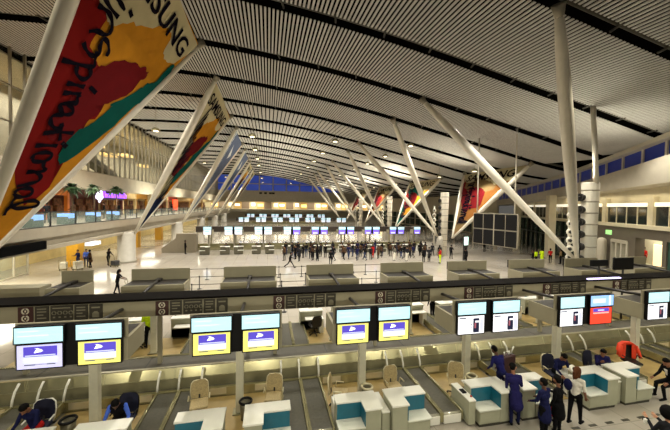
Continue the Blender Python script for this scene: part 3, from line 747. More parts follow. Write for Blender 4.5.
for i,p in enumerate(PX):
    screen_stand(labf[i], (p if i else p+.6, 2*YM-9.86,0), ('pale',) if i == 0 else ('pale','pale'), PI)
m = MB(); m.box(-13.4,-8.9,14.6,15.3,2.4,2.96); m.box(-13.2,-13.0,14.8,15.1,0,2.4); m.box(-9.5,-9.3,14.8,15.1,0,2.4); tag(m.build('cable_duct', pod_m),'low beige duct box at the left end behind the sign beam','duct')
# two black displays seen from behind above the sign beam
for (x,y,w,h,zc,l) in ((17.37,13.35,1.1,.33,3.565,'smaller black display on a pole behind the sign beam at the right'),(19.02,13.35,1.33,.66,3.49,'larger black display on a pole behind the sign beam at the right')):
    t = thing('pole_display', l, 'display', (x,y,0)); 
    m = MB(); m.box(-w/2,w/2,-.06,.06,zc-h/2,zc+h/2); m.build('display', black_m, t, bevel=.015)
    m = MB(); m.tube([(0,.0,0),(0,.0,zc-h/2)],.05,8); m.build('pole', char_m, t)
    m = MB(); m.box(-.25,.25,-.25,.25,0,.04); m.build('base', char_m, t)

# desk conveyors, two lanes between each pair of desks
def lane(label, x, y0, y1, hoops, face=1, group=None):
    t = thing('desk_conveyor', label, 'conveyor', (x,y0,0), 0 if face == 1 else PI, group); L = y1-y0
    m = MB(); m.box(-.28,.28,.06,L,.24,.3); 
    m.build('belt', rub_m, t)
    for s in (-1,1):
        m = MB(); m.box(s*.315-.03,s*.315+.03,0,L,.08,.37); m.build('side_rail', steel_m, t, bevel=.01)
    m = MB(); m.box(-.28,.28,0,.05,.03,.27); m.build('end_panel', top_m, t)
    m = MB(); m.tube([(-.28,.07,.27),(.28,.07,.27)],.05,8); m.build('roller', lip_m, t)
    for s in (-1,1):
        m = MB(); m.box(s*.3-.04,s*.3+.04,.2,.28,0,.1); m.box(s*.3-.04,s*.3+.04,L-.5,L-.42,0,.1); m.build('foot', char_m, t)
    for s in hoops:
        m = MB(); P = [(s*.315,L-.06,.34),(s*.315,L-.02,.52),(s*.315,L+.08,.72),(s*.315,L+.26,.88)]
        for (a,b) in zip(P,P[1:]):
            pass
        m.tube(P, .034, 8); m.build('guide_hoop', top_m, t)
    return t
for i,p in enumerate(PX[:-1]):
    x = p+1.953
    for s,nm in ((-1,'left'),(1,'right')):
        lane('%s lane of the %s conveyor pair from the left in the near row' % (nm, ORD[i]), x+s*.345, 8.15 if i < 4 else 8.55, 10.85, (-1,1) if s < 0 else (1,))
for i,p in enumerate(PX[:-1]):
    for s,nm in ((-1,'left'),(1,'right')):
        lane('%s lane of the %s rear conveyor pair from the left, seen under the sign beam' % (nm, ORD[i]), p+1.953+s*.345, 16.25, 18.9, (), -1)

# check-in desks
desk_col = [desk_m]
def desk(label, x, y, inner, face=0, ped=True, group=None, pad=False):
    """front to -y; inner = +1 keeps the high counter on the +x side"""
    t = thing('check_in_desk', label, 'desk', (x,y,0), face, group); s = inner
    X = lambda a,b: (min(a*s,b*s),max(a*s,b*s))
    m = MB(); a,b = X(-.57,.57); m.box(a+.02,b-.02,.03,.76,.1,.5); a,b = X(.13,.57); m.box(a,b,.02,.76,.1,.96); a,b = X(-.57,.13); m.box(a,b,.42,.76,.1,.96)
    m.build('carcass', desk_col[0], t)
    m = MB(); a,b = X(-.55,.11); m.box(a,b,.005,.03,.16,.46); m.build('front_panel', desk_col[0], t, bevel=.006)
    m = MB(); a,b = X(-.52,.52); m.box(a,b,.06,.7,0,.1); m.build('kick_plate', kick_m, t)
    a,b = X(-.6,.1) ; c,d = X(.1,.6)
    poly = [(-.6,.40),(.1,.40),(.1,-.03),(.6,-.03),(.6,.8),(-.6,.8)]
    m = MB(); m.prism([(u*s,v) for u,v in poly],'z',.96,1.01); m.build('counter_top', top_m, t, bevel=.008)
    a,b = X(-.6,.125); m = MB(); m.box(a,b,-.03,.41,.5,.535); m.build('bag_shelf', shelf_m, t, bevel=.006)
    a,b = X(-.57,.12); m = MB(); m.box(a,b,.405,.419,.536,.958); a,b = X(.115,.13); m.box(a,b,.0,.41,.536,.958); m.build('teal_lining', teal_m if desk_col[0] is desk_m else desk_col[0], t)  # on the far desks the lining takes the shade-darkened colour too
    if ped:
        m = MB(); m.box(-.82,-.6,.15,1.05,.05,.74); pc = m.build('side_cabinet', desk_m, t)
        m = MB(); m.box(-.83,-.6,.13,1.07,.74,.77); m.build('cabinet_top', top_m, pc)
        if not pad: pass
        else:
          m = MB(); m.box(-.79,-.66,.5,.7,.77,.80); m.build('keypad', black_m, pc)
          m = MB(); m.lathe([(.03,0),(.03,.03),(.005,.035)], (-.64,.32,.77), 8); m.build('red_button', mat('button_red','#b51a12',.4), pc)
    m = MB(); m.box(-.35,.35,.82,1.25,.70,.73); m.box(-.57,-.35,.76,1.2,.0,.72) if not ped else None
    m.build('agent_worktop', top_m, t)
    return t
dl = ['leftmost','first','second','third','fourth','fifth','sixth','seventh','eighth']
nd = 0
spec = []
for c in (-4.7,-.8,3.2,7.35,11.3): spec.append((c-.73-.1*(c<0), 1)); spec.append((c+.74+.1*(c<0), -1))
dlab = ['white topped desk below the leftmost screens, left of its post','white topped desk below the leftmost screens, right of its post','white topped desk below the second screen stand, left one','teal lined desk below the second screen stand, right one','teal lined desk below the third screen stand, left one','teal lined desk below the third screen stand, right one','teal lined desk with a keypad cabinet below the flight list screens','desk against which the two dark clothed passengers stand','teal lined desk behind the woman in the white shirt','tall sided desk nearest the orange jacket chair','desk under the rightmost screens, left one','desk under the rightmost screens, right one']
for i,(x,s) in enumerate(spec): desk(dlab[i], x, 7.8, s, 0, i in (5,6,9), None, i == 6)
for i,p in enumerate(PX[:8]):
    for s in (1,-1): desk('rear check in desk partly hidden behind the grey housings' , p-s*.88, 16.56, s, PI, False, 'rear check in desks')

# office chairs
def office_chair(label, loc, rotz, fm=chair_m, fr=chairf_m, group=None):
    t = thing('office_chair', label, 'chair', loc, rotz, group)      # sitter faces -y
    m = MB(); m.box(-.25,.25,-.26,.24,.42,.5); m.build('seat', fm, t, bevel=.03)
    pts = [(-.23,.52),(-.25,.75),(-.23,.95),(-.16,1.03),(0,1.05),(.16,1.03),(.23,.95),(.25,.75),(.23,.52)]
    m = MB(); m.prism(pts,'y',.22,.26); 
    b = m.build('backrest', fm, t); b.rotation_euler.x = -.1; b.location = (0,-.02,.0)
    m = MB(); m.tube([(x,.24,z) for x,z in pts]+[(-.23,.24,.52)], .022, 6); m.build('back_frame', fr, b)
    m = MB(); m.tube([(0,0,.1),(0,0,.42)],.03,8); m.tube([(0,.1,.42),(0,.24,.4),(0,.26,.6)],.025,6); m.build('column', char_m, t)
    for k in range(5):
        a = k*2*PI/5+.3; m = MB(); m.tube([(0,0,.12),(.28*math.cos(a),.28*math.sin(a),.07)],.022,6); m.ball((.28*math.cos(a),.28*math.sin(a),.035),.034,0,(1,1,1),1); m.build('leg', char_m, t)
    for s in (-1,1):
        m = MB(); m.tube([(s*.25,.15,.48),(s*.29,.12,.66),(s*.29,-.12,.66)],.02,6); m.build('armrest', fr, t)
    return t
office_chair('empty beige mesh chair left of the second screen post', (-1.95,9.75,.02), .15)
office_chair('empty beige mesh chair right of the second screen post', (.22,9.7,.02), -.12)
office_chair('empty beige chair turned sideways left of the third screen post', (2.25,9.5,.02), 1.2)
office_chair('empty beige mesh chair right of the third screen post', (4.12,9.5,.02), .1)
office_chair('empty dark beige chair beside the keypad cabinet desk', (6.3,9.35,.02), -.5)
oc = office_chair('chair draped with an orange jacket below the right screens', (14.75-.9,9.6,.02), -.25) if 0 else None
def bin_(label, loc, r, body, ring):
    t = thing('waste_bin', label, 'bin', loc)
    m = MB(); m.lathe([(r*.8,0),(r,.52),(r*.96,.52),(r*.76,.03)], seg=20); m.build('body', body, t)
    m = MB(); m.tube([(r*math.cos(a),r*math.sin(a),.53) for a in [2*PI*k/20 for k in range(21)]], .035, 6); m.build('rim', ring, t)
wire = mat('bin_wire','#8d8770',.4,.5,.1,30)
bin_('waste bin with a black rim by the second screen post', (-.6,9.5,.02), .17, wire, black_m)
bin_('pale waste bin by the third screen post', (3.2,9.55,.02), .17, wire, chairf_m)
bin_('wire waste bin by the fourth screen post', (7.0,9.5,.02), .17, wire, chairf_m)
bin_('waste bin with a wide black rim by the leftmost screen post', (-5.2,9.55,.02), .18, wire, black_m)
for i,(x,y,r) in enumerate(((2.3,15.2,PI+.3),(4.2,15.3,PI),(-1.9,15.2,PI-.3),(6.2,15.2,PI+.6),(-5.6,15.1,PI))):
    office_chair(['dark swivel chair seen under the sign beam right of the third pictogram panel','dark swivel chair seen under the sign beam by the fourth pictogram panel','dark swivel chair behind the second screens','dark swivel chair seen under the beam by the flight list screens','dark swivel chair seen under the beam beside the hi vis worker'][i], (x,y,.02), r, char_m, char_m)

# ------------------------------------------------------------------ far check-in rows (same island type, farther down the hall)
def far_row(y, xs, singles, name, first_label, kinds, desks=True):
    for i,x in enumerate(xs):
        k = ('single','twin')[0 if x in singles else 1]
        lb = '%s screen stand from the left in the %s' % (ORD[i], name)
        screen_stand(lb, (x,y+1.14,0), kinds[i], 0, False, False, tops=('toppale',)*len(kinds[i]) if 0 else None)
    xa, xb = xs[0]-2, xs[-1]+2
    t = thing('sign_beam', 'dark sign beam behind the screens of the %s' % name, 'sign beam', (0,y+2.8,0))
    m = MB(); m.box(xa,xb,0,.7,2.5,3.25); m.build('panel', mat('far_beam','#3a302a',.5), t)
    for i in range(len(xs)):
        m = MB(); m.box(xs[i]-.1,xs[i]+.1,.2,.5,0,2.5); m.build('support', pod_m, t)
    t = thing('collecting_belt', 'steel belt guard behind the agents of the %s' % name, 'conveyor belt', (0,y+2.1,0))
    m = MB(); m.box(xa,xb,.2,.6,0,.9); m.build('guard_panel', steel_m, t)
    m = MB(); m.box(xa,xb,0,.2,0,.3); m.build('kick_panel', steeld_m, t)
X2 = [-7.8]+[-4.5+3.906*i for i in range(7)]+[22.2]
K2 = [('pale',)]+[('pale','pale')]*2+[('pale','purple')]+[('purple','purple')]*4+[('purple',)]
far_row(43.8, X2, (X2[0],X2[-1]), 'far row facing the queue', '', K2)
X3 = [-5.5+3.906*i for i in range(7)]
far_row(76, X3, (), 'second far row', '', [('pale','pale')]*7)
X4 = [-5.5+3.906*i for i in range(7)]
far_row(106, X4, (), 'third far row', '', [('pale','pale')]*7)
dn = 0; desk_col[0] = mat('desk_shaded', '#55503f', .5, 0, .05)  # near-desk laminate darkened: shade of the far row put into its colour
first = None
for i,x in enumerate(X2):
    for s in ((1,-1) if 0 < i < 8 else (1,)):
        if first is None:
            desk('%s desk from the left in the far row facing the queue' % ORD[dn], x-s*.85*(1 if 0<i<8 else 0), 41.7, s, 0, False); first = tree_of([o for o in bpy.data.objects if o.name.startswith('check_in_desk')][-1])
        else: desk('%s desk from the left in the far row facing the queue' % ORD[dn], x-s*.85*(1 if 0<i<8 else 0), 41.7, s, 0, False)
        dn += 1
# ------------------------------------------------------------------ queue barriers
def stanchion_proto():
    t = thing('queue_post', 'black belt post of the queue lanes behind the grey housings', 'queue post', (0,0,0), 0, 'queue lane posts')
    m = MB(); m.lathe([(.17,0),(.17,.02),(.05,.05),(.03,.06)]); m.build('base', char_m, t)
    m = MB(); m.tube([(0,0,.05),(0,0,.95)],.03,8); m.build('pole', char_m, t)
    m = MB(); m.lathe([(.04,.88),(.04,.98),(.02,1.0)],seg=10); m.build('head', black_m, t)
    m = MB(); m.box(0,2.0,-.006,.006,.9,.94); m.build('belt', char_m, t)
    return t
bpy.context.view_layer.update()
sp = tree_of(stanchion_proto()); fst = True
for y in (18.8,20.6,22.6,25,28):
    for i in range(9):
        x = -7+2.0*i
        place(sp, fst, (x,y,0), 0); fst = False

# ------------------------------------------------------------------ people
skin_d = mat('skin_dark','#5a3826',.55,0,.04,8); skin_m = mat('skin_mid','#8a5a3e',.55,0,.04,8); skin_l = mat('skin_light','#c4906e',.55,0,.04,8)
hair_b = mat('hair_black','#0a0908',.8,0,.1,20, spec=.12); hair_br = mat('hair_brown','#52301a',.8,0,.15,20, spec=.15)
CL = {k: mat('cloth_'+k, h, .9, 0, .1, 10, spec=.1) for k,h in dict(black='#101012',char='#222226',navy='#1a1d42',blue='#1f2058',royal='#4a6ad0',purple='#211f4e',white='#e6e0d2',grey='#6a675f',red='#b3211c',yellow='#c8e61e',tan='#8a7350',brown='#4a3524',jeans='#2c3550').items()}
def Rx(a): return Matrix.Rotation(a,3,'X')
def Rz(a): return Matrix.Rotation(a,3,'Z')
def pose_joints(lean=0., twist=0., head=(0,0), arms=((.1,.15,.25),(-.05,.15,.25)), legs=((0,0),(0,0)), crouch=False):
    """person faces +y, pelvis at origin; arms/legs = (right(+x)... ) with swing forward, spread, bend in radians"""
    J = {}; T = Rz(twist) @ Rx(-lean)
    J['hip'] = Vector((0,0,0)); up = T @ Vector((0,0,1)); sx = T @ Vector((1,0,0)); fw = T @ Vector((0,1,0))
    J['up'],J['sx'],J['fw'] = up,sx,fw
    J['waist'] = up*.17; J['chest'] = up*.34; J['sh'] = up*.48; J['neck'] = up*.55+fw*.01
    HR = T @ Rz(head[0]) @ Rx(-head[1]); J['HDR'] = HR; J['head'] = J['neck'] + HR @ Vector((0,.02,.13))
    for n,s,(sw,spd,bd) in (('R',1,arms[0]),('L',-1,arms[1])):
        S = J['sh']+sx*(.175*s)-up*.02
        d = T @ (Rx(sw) @ Vector((math.sin(spd)*s,0,-math.cos(spd)))); e = S+d*.28
        inw = Vector((-.25*s*min(1,bd),0,0))
        d2 = T @ (Rx(sw+bd) @ (Vector((math.sin(spd)*s*.5,0,-math.cos(spd)))+inw)).normalized(); w = e+d2*.25
        J['S'+n],J['E'+n],J['W'+n],J['D'+n] = S,e,w,d2
    for n,s,(sw,bd) in (('R',1,legs[0]),('L',-1,legs[1])):
        h = Vector((.09*s,0,-.03)); k = h+Rx(sw)@Vector((.015*s,0,-.43)); a = k+Rx(sw-bd)@Vector((0,0,-.40))
        fd = Rx(max(-.6,min(.4,(sw-bd)*.6)))@Vector((0.04*s,1,0)); 
        J['H'+n],J['K'+n],J['A'+n],J['F'+n] = h,k,a,a+fd*.17+Vector((0,0,-.045))
    return J
def caps_of(J, female=False, fingers=True, skirt=False, coat=False, vest=False):
    c = []; A = lambda p,q,r0,r1,t: c.append((Vector(p),Vector(q),r0,r1,t))
    up,sx,fw = J['up'],J['sx'],J['fw']
    A(J['hip']-Vector((.075,0,.03)),J['hip']+Vector((.075,0,-.03)),.115,.115,'bot')
    A(J['hip']+up*.03,J['waist'],.125,.118,'top'); A(J['waist']-sx*.045,J['waist']+sx*.045,.1,.1,'top')
    A(J['waist'],J['chest'],.115,.125,'top'); w = .085 if not female else .07
    A(J['chest']-sx*w,J['chest']+sx*w,.11,.11,'top'); A(J['sh']-sx*.13-up*.03,J['sh']+sx*.13-up*.03,.07,.07,'top')
    if female: A(J['chest']-sx*.06+fw*.06+up*.02,J['chest']+sx*.06+fw*.06+up*.02,.068,.068,'top')
    A(J['sh']-up*.02,J['neck']+up*.03,.055,.05,'skin')
    HR,h = J['HDR'],J['head']; q = lambda x,y,z: h+HR@Vector((x,y,z))
    A(q(0,-.02,.04),q(0,-.01,.035),.092,.092,'skin'); A(q(0,.03,-.02),q(0,.035,-.05),.068,.05,'skin')
    A(q(0,.085,.01),q(0,.108,-.02),.012,.017,'skin')
    for s in (-1,1): A(q(.088*s,-.01,.0),q(.09*s,-.015,.025),.016,.02,'skin')
    A(q(-.02,.083,-.053),q(.02,.083,-.053),.009,.009,'lip')
    for n,s in (('R',1),('L',-1)):
        A(J['S'+n],J['E'+n],.058,.045,'sleeve' if vest else 'top'); A(J['E'+n],J['W'+n],.043,.032,'sleeve')
        d = J['D'+n].normalized(); w_ = J['W'+n]; 
        side = d.cross(fw); side = side.normalized() if side.length > .05 else sx.copy()
        A(w_,w_+d*.075,.028,.034,'skin'); A(w_+d*.05-side*.02,w_+d*.07+side*.02,.02,.02,'skin')
        if fingers:
            nrm = d.cross(side).normalized()
            for k,L in enumerate((.055,.068,.072,.06)):
                o = w_+d*.085+side*(.03-.02*k); m1 = o+d*L*.55+nrm*.004; A(o,m1,.0095,.009,'skin'); A(m1,m1+(d*.8+nrm*.5)*L*.45,.009,.0075,'skin')
            o = w_+d*.03+side*.03; A(o,o+(d*.6+side*.7)*.05,.013,.011,'skin'); A(o+(d*.6+side*.7)*.05,o+(d*.9+side*.45)*.085,.011,.009,'skin')
        A(J['H'+n],J['K'+n],.092,.06,'bot'); A(J['K'+n],J['A'+n],.06,.042,'bot')
        A(J['A'+n]+Vector((0,-.03,-.02)),J['F'+n],.042,.034,'shoe')
    if coat: A(J['hip'],J['hip']-up*.3,.15,.18,'top')
    if skirt: A(J['hip'],J['hip']-Vector((0,0,.4)),.14,.17,'bot')
    return c
TAGS = ['skin','top','bot','shoe','sleeve','lip']
def remesh_caps(caps, voxel, name):
    bm = bmesh.new()
    for p,q,r0,r1,t in caps:
        for c,r in ((p,r0),(q,r1)):
            ret = bmesh.ops.create_icosphere(bm, subdivisions=2, radius=r); bmesh.ops.translate(bm, verts=ret['verts'], vec=c)
        d = q-p
        if d.length > .004:
            ret = bmesh.ops.create_cone(bm, cap_ends=True, segments=14, radius1=r0*.99, radius2=r1*.99, depth=d.length)
            M = Matrix.Translation((p+q)/2) @ d.to_track_quat('Z','Y').to_matrix().to_4x4()
            bmesh.ops.transform(bm, matrix=M, verts=ret['verts'])
    me = bpy.data.meshes.new(name+'_raw'); bm.to_mesh(me); bm.free()
    o = bpy.data.objects.new(name+'_raw', me); COL.objects.link(o)
    r = o.modifiers.new('r','REMESH'); r.mode = 'VOXEL'; r.voxel_size = voxel; r.use_smooth_shade = True
    s = o.modifiers.new('s','SMOOTH'); s.iterations = 3; s.factor = .4
    bpy.context.view_layer.update()
    me2 = bpy.data.meshes.new_from_object(o.evaluated_get(bpy.context.evaluated_depsgraph_get()))
    bpy.data.objects.remove(o); bpy.data.meshes.remove(me); me2.name = name
    return me2
def zone(me, caps, tags):
    n = len(me.polygons); C = np.empty(n*3); me.polygons.foreach_get('center', C); C = C.reshape(n,3)
    best = np.full(n, 1e9); idx = np.zeros(n, dtype=np.int32)
    for p,q,r0,r1,t in caps:
        p = np.array(p); q = np.array(q); d = q-p; L = d@d
        u = np.clip(((C-p)@d)/L,0,1) if L > 1e-9 else np.zeros(n)
        D = np.linalg.norm(C-(p+u[:,None]*d),axis=1)-(r0+(r1-r0)*u)
        w = D < best; best[w] = D[w]; idx[w] = tags.index(t)
    me.polygons.foreach_set('material_index', idx); me.polygons.foreach_set('use_smooth', np.ones(n,dtype=bool))
_pc = {}
def person_mesh(key, pose, voxel=.014, female=False, hair='short', coat=False, skirt=False, vest=False):
    if key in _pc: return _pc[key]
    J = pose_joints(**pose); caps = caps_of(J, female, voxel < .012, skirt, coat, vest)
    me = remesh_caps(caps, voxel, 'person_body'); zone(me, caps, TAGS)
    for i in range(6): me.materials.append(skin_m)
    HR,h = J['HDR'],J['head']; q = lambda x,y,z: h+HR@Vector((x,y,z)); H = []
    A = lambda a,b,r0,r1: H.append((a,b,r0,r1,'skin'))
    A(q(0,-.035,.06),q(0,-.025,.062),.098,.098); A(q(0,-.06,.0),q(0,-.06,.03),.075,.085)
    if hair in ('long','tailong'):
        A(q(0,-.07,.02),q(0,-.09,-.16),.085,.07); 
        for s in (-1,1): A(q(.07*s,-.02,.03),q(.075*s,-.03,-.14),.04,.03)
    if hair == 'tailong':
        A(q(0,-.12,.05),q(0,-.16,-.03),.035,.045); A(q(0,-.16,-.03),q(0,-.15,-.22),.045,.02)
    if hair == 'big': A(q(0,-.05,.06),q(0,-.04,.02),.15,.15)
    hm = remesh_caps(H, max(voxel,.012), 'person_hair'); 
    hm.polygons.foreach_set('use_smooth', [True]*len(hm.polygons)); hm.materials.append(hair_b)
    eyes = MB()
    for s in (-1,1): eyes.ball(q(.032*s,.072,.012), .011, 0, (1,1,1), 1)
    eo = eyes.build('eyes', black_m); em_ = eo.data; bpy.data.objects.remove(eo)
    zmin = min(J['AR'].z,J['AL'].z,J['FR'].z+.01,J['FL'].z+.01)-.075
    _pc[key] = (me,hm,em_,J,zmin); return _pc[key]
def person(label, key, loc, face, skin, top, bot, hairm=None, shoe=None, sleeve=None, group=None, name='person', seat_z=None, scale=1.):
    me,hm,emm,J,zmin = _pc[key]
    o = bpy.data.objects.new(name, me); COL.objects.link(o)
    z = (seat_z if seat_z is not None else -zmin*scale)
    o.location = (loc[0],loc[1],loc[2]+z); o.rotation_euler.z = math.radians(face); o.scale = (scale,)*3
    for i,m_ in enumerate((skin,CL[top],CL[bot],CL[shoe or 'black'],(CL[sleeve] if sleeve and sleeve != 'skin' else (skin if sleeve == 'skin' else CL[top])),skin)):
        o.material_slots[i].link = 'OBJECT'; o.material_slots[i].material = m_
    hd = bpy.data.objects.new('hair', hm); COL.objects.link(hd); hd.parent = o
    hd.material_slots[0].link = 'OBJECT'; hd.material_slots[0].material = hairm or hair_b
    e = bpy.data.objects.new('eyes', emm); COL.objects.link(e); e.parent = o
    return tag(o, label, 'person', group)
# pose library
V1 = .009
person_mesh('stand', dict())
person_mesh('stand2', dict(arms=((.5,.1,1.2),(.0,.2,.4)), legs=((.08,.02),(-.06,.05)), head=(.3,.1)))
person_mesh('bag', dict(lean=.06, arms=((.0,.12,.2),(.35,.1,1.0)), legs=((.15,.1),(-.1,.05)), head=(-.4,.05)), coat=True)
person_mesh('walk', dict(lean=.08, arms=((-.4,.1,.4),(.45,.1,.5)), legs=((.5,.1),(-.42,.3))))
person_mesh('run', dict(lean=.12, arms=((-.5,.15,.9),(.55,.15,.9)), legs=((.62,.15),(-.5,.5))))
person_mesh('push', dict(lean=.14, arms=((.75,.05,.55),(.75,.05,.55)), legs=((.22,.08),(-.2,.12)), head=(0,.1)), female=True, hair='long')
person_mesh('wom', dict(arms=((.1,.12,.3),(.2,.1,.6)), legs=((.05,0),(-.03,.02)), head=(.2,.05)), female=True, hair='long', skirt=True)
# near figures
person_mesh('lean_a', dict(lean=.42, arms=((.35,.2,.9),(.5,.15,.7)), legs=((-.05,0),(.1,.1)), head=(.1,.25)), V1)
person_mesh('lean_b', dict(lean=.45, arms=((.55,.2,1.5),(.2,.1,.7)), legs=((.03,0),(-.05,.02)), head=(-.5,.15)), V1, coat=True)
person_mesh('pass_c', dict(lean=.05, arms=((.3,.12,.9),(.25,.15,.8)), legs=((.02,0),(-.02,0)), head=(.15,.1)), V1, coat=True)
person_mesh('pass_d', dict(lean=.03, arms=((.4,.08,1.2),(.1,.12,.3)), legs=((.0,0),(.05,.03)), head=(-.3,.15)), V1, coat=True)
person_mesh('white', dict(lean=.04, arms=((.15,.1,.35),(.4,.12,1.3)), legs=((.16,.04),(-.14,.06)), head=(-.15,.12)), V1, female=True, hair='tailong')
sit = ((1.45,1.5),(1.4,1.45))
person_mesh('sit_write', dict(lean=.35, arms=((.75,.2,.75),(.7,.2,.8)), legs=sit, head=(.1,.45)), V1)
person_mesh('sit_vest', dict(lean=.42, arms=((.75,.3,.7),(.6,.35,.8)), legs=sit, head=(.1,.5)), V1, vest=True)
person_mesh('sit_chin', dict(lean=.3, arms=((.75,.1,1.9),(.7,.15,.9)), legs=sit, head=(-.5,.2)), V1)
person_mesh('sit_suit', dict(lean=.25, arms=((.6,.15,.7),(.4,.2,.8)), legs=((1.4,1.3),(1.3,1.5)), head=(.1,.3)), V1)
person_mesh('camera', dict(lean=.05, arms=((.6,.1,1.5),(.55,.1,1.7)), legs=((0,0),(.05,.05)), head=(.1,.1)), V1, hair='big')

person('person in a dark blue shirt bending over the counter beside the keypad desk','lean_a',(7.6,8.8,.02),5,skin_d,'blue','navy')
person('person in a long dark blue coat leaning an elbow on the next desk','lean_b',(7.16,7.72,0),-25,skin_m,'purple','navy')
person('passenger in a navy coat seen from behind, left of the two at the desk','pass_c',(7.55,7.1,0),10,skin_d,'navy','black',scale=.95)
person('passenger in black seen from behind, right of the two at the desk','pass_d',(8.03,7.12,0),20,skin_m,'black','black',scale=.96)
w = person('woman with a brown ponytail, white t shirt and black trousers','white',(8.95,7.4,0),-72,skin_m,'white','black',hair_br,sleeve='skin',scale=.97)
person('agent in navy with a pale collar seated behind the white t shirt woman','sit_write',(10.2,9.15,.0),170,skin_m,'navy','black',seat_z=.64)
person('agent in a purple blue jacket resting chin on hand','sit_chin',(12.0,9.05,.0),150,skin_m,'purple','black',seat_z=.62)
suit = person('man in a black suit and white shirt seated at the right edge','sit_suit',(13.5,7.85,0),80,skin_m,'black','black',seat_z=.62)
person('person with a big mop of black hair in the bottom right corner','camera',(9.2,5.35,0),-10,skin_l,'char','black')
person('agent with dark hair seated at the bottom left corner','sit_write',(-5.85,9.4,0),170,skin_m,'navy','red',seat_z=.62)
person('agent in a blue shirt and dark waistcoat bending at the left desk','sit_vest',(-3.85,9.3,0),185,skin_d,'black','black',seat_z=.62,sleeve='royal')
m = MB()
Js = _pc['sit_suit'][3]; up_, fw_, sx_ = Js['up'], Js['fw'], Js['sx']
m.prism([(-.015,.24),(.015,.24),(.05,.44),(-.05,.44)],'y',.115,.135); o = m.build('shirt_front', CL['white'], suit); o.rotation_euler.x = -.25
# things around the near figures
def bag_on(parent): pass
m = MB(); m.ball((0,0,0),.17,0,(.7,.4,1.1)); bp = m.build('backpack', CL['navy'], w, (-.12,-.22,.3))
office_chair('navy chair under the agent behind the white t shirt woman', (10.15,9.25,.02), PI*-.05, navyc_m, chairf_m)
office_chair('navy chair of the agent with chin on hand', (12.0,9.2,.02), .15, navyc_m, black_m)
office_chair('navy chair of the agent bending at the left desk', (-3.8,9.4,.02), -.05, navyc_m, black_m)
office_chair('pale rimmed chair of the agent in the bottom left corner', (-5.85,9.5,.02), .1, navyc_m, top_m)
office_chair('chair draped with an orange jacket below the right screens', (14.0,9.4,.02), -.35, char_m, char_m)
jt = thing('jacket','bright orange jacket hung over the back of a chair','jacket',(14.0,9.4,.02),-.35)
def pad(pts, y0, y1): 
    m = MB(); m.prism(pts,'y',y0,y1); return m
m = MB(); m.prism([(-.34,.75),(-.3,1.02),(-.14,1.14),(.14,1.14),(.3,1.02),(.34,.75),(.26,.72),(.24,.95),(.1,1.09),(-.1,1.09),(-.24,.95),(-.26,.72)],'y',.14,.33); m.build('shoulders', orange_m, jt, bevel=.02)
for s in (-1,1):
    m = MB(); m.tube([(s*.26,.18,1.0),(s*.33,.12,.8),(s*.36,.05,.58)],[.07,.065,.055],8); m.build('sleeve', orange_m, jt)
    m = MB(); m.prism([(s*.1,1.08),(s*.3,1.0),(s*.27,.5),(s*.12,.52)],'y',.13,.17); m.build('front_panel', orange_m, jt, bevel=.01)
m = MB(); m.prism([(-.27,1.05),(.27,1.05),(.3,.55),(-.3,.55)],'y',.3,.34); m.build('back_panel', orange_m, jt, bevel=.01)
sc = thing('suitcase','dark brown suitcase with pale handle lying on the conveyor','suitcase',(8.7,9.85,.3),.2)
m = MB(); m.box(-.34,.34,-.13,.13,.02,.68); m.build('shell', mat('suitcase_brown','#3f2424',.6,0,.1,8), sc, bevel=.04)
m = MB(); m.box(-.345,.345,-.015,.015,.015,.685); m.build('zip_band', black_m, sc)
m = MB(); m.tube([(-.12,0,.68),(-.14,0,.8),(.14,0,.8),(.12,0,.68)],.022,6); m.build('handle', top_m, sc)
m = MB(); m.tube([(.2,-.02,.69),(.26,-.04,.88),(.34,-.02,.95)],.025,6); m.build('baggage_tag', top_m, sc)
tr = thing('trolley_bag','small red bag on a pale trolley beside the black clad passenger','bag',(8.35,7.5,0),.3)
m = MB(); m.box(-.16,.16,-.14,.14,.3,.62); m.build('bag', CL['red'], tr, bevel=.05)
m = MB(); m.tube([(-.15,-.12,.05),(-.15,.16,.05),(-.15,.18,.95),(.15,.18,.95),(.15,.16,.05),(.15,-.12,.05)],.02,6); m.box(-.16,.16,-.15,.15,.26,.3); m.build('frame', top_m, tr)
for s in (-1,1):
    m = MB(); m.tube([(s*.15-.02,.1,.06),(s*.15+.02,.1,.06)],.06,10); m.build('wheel', black_m, tr)
cam = thing('hand_camera','small pale and dark camera held up by the person in the bottom right corner','camera',(9.08,5.72,1.28))
m = MB(); m.box(-.07,.07,-.03,.03,-.045,.045); m.build('camera_body', top_m, cam, bevel=.01)
m = MB(); m.tube([(0,.03,0),(0,.07,0)],.03,10); m.build('lens', black_m, cam)
m = MB(); m.lathe([(.05,0),(.13,.0),(.14,.05),(.05,.06)],seg=20); m.lathe([(.06,.03),(.065,.07),(.01,.07)],seg=16,mi=1)
tag(m.build('desk_fan', [top_m,black_m], None, (10.0,8.42,1.06)), 'small white round fan on the counter by the seated agent', 'fan')
bpy.data.objects['desk_fan'].rotation_euler = (1.1,0,.2)

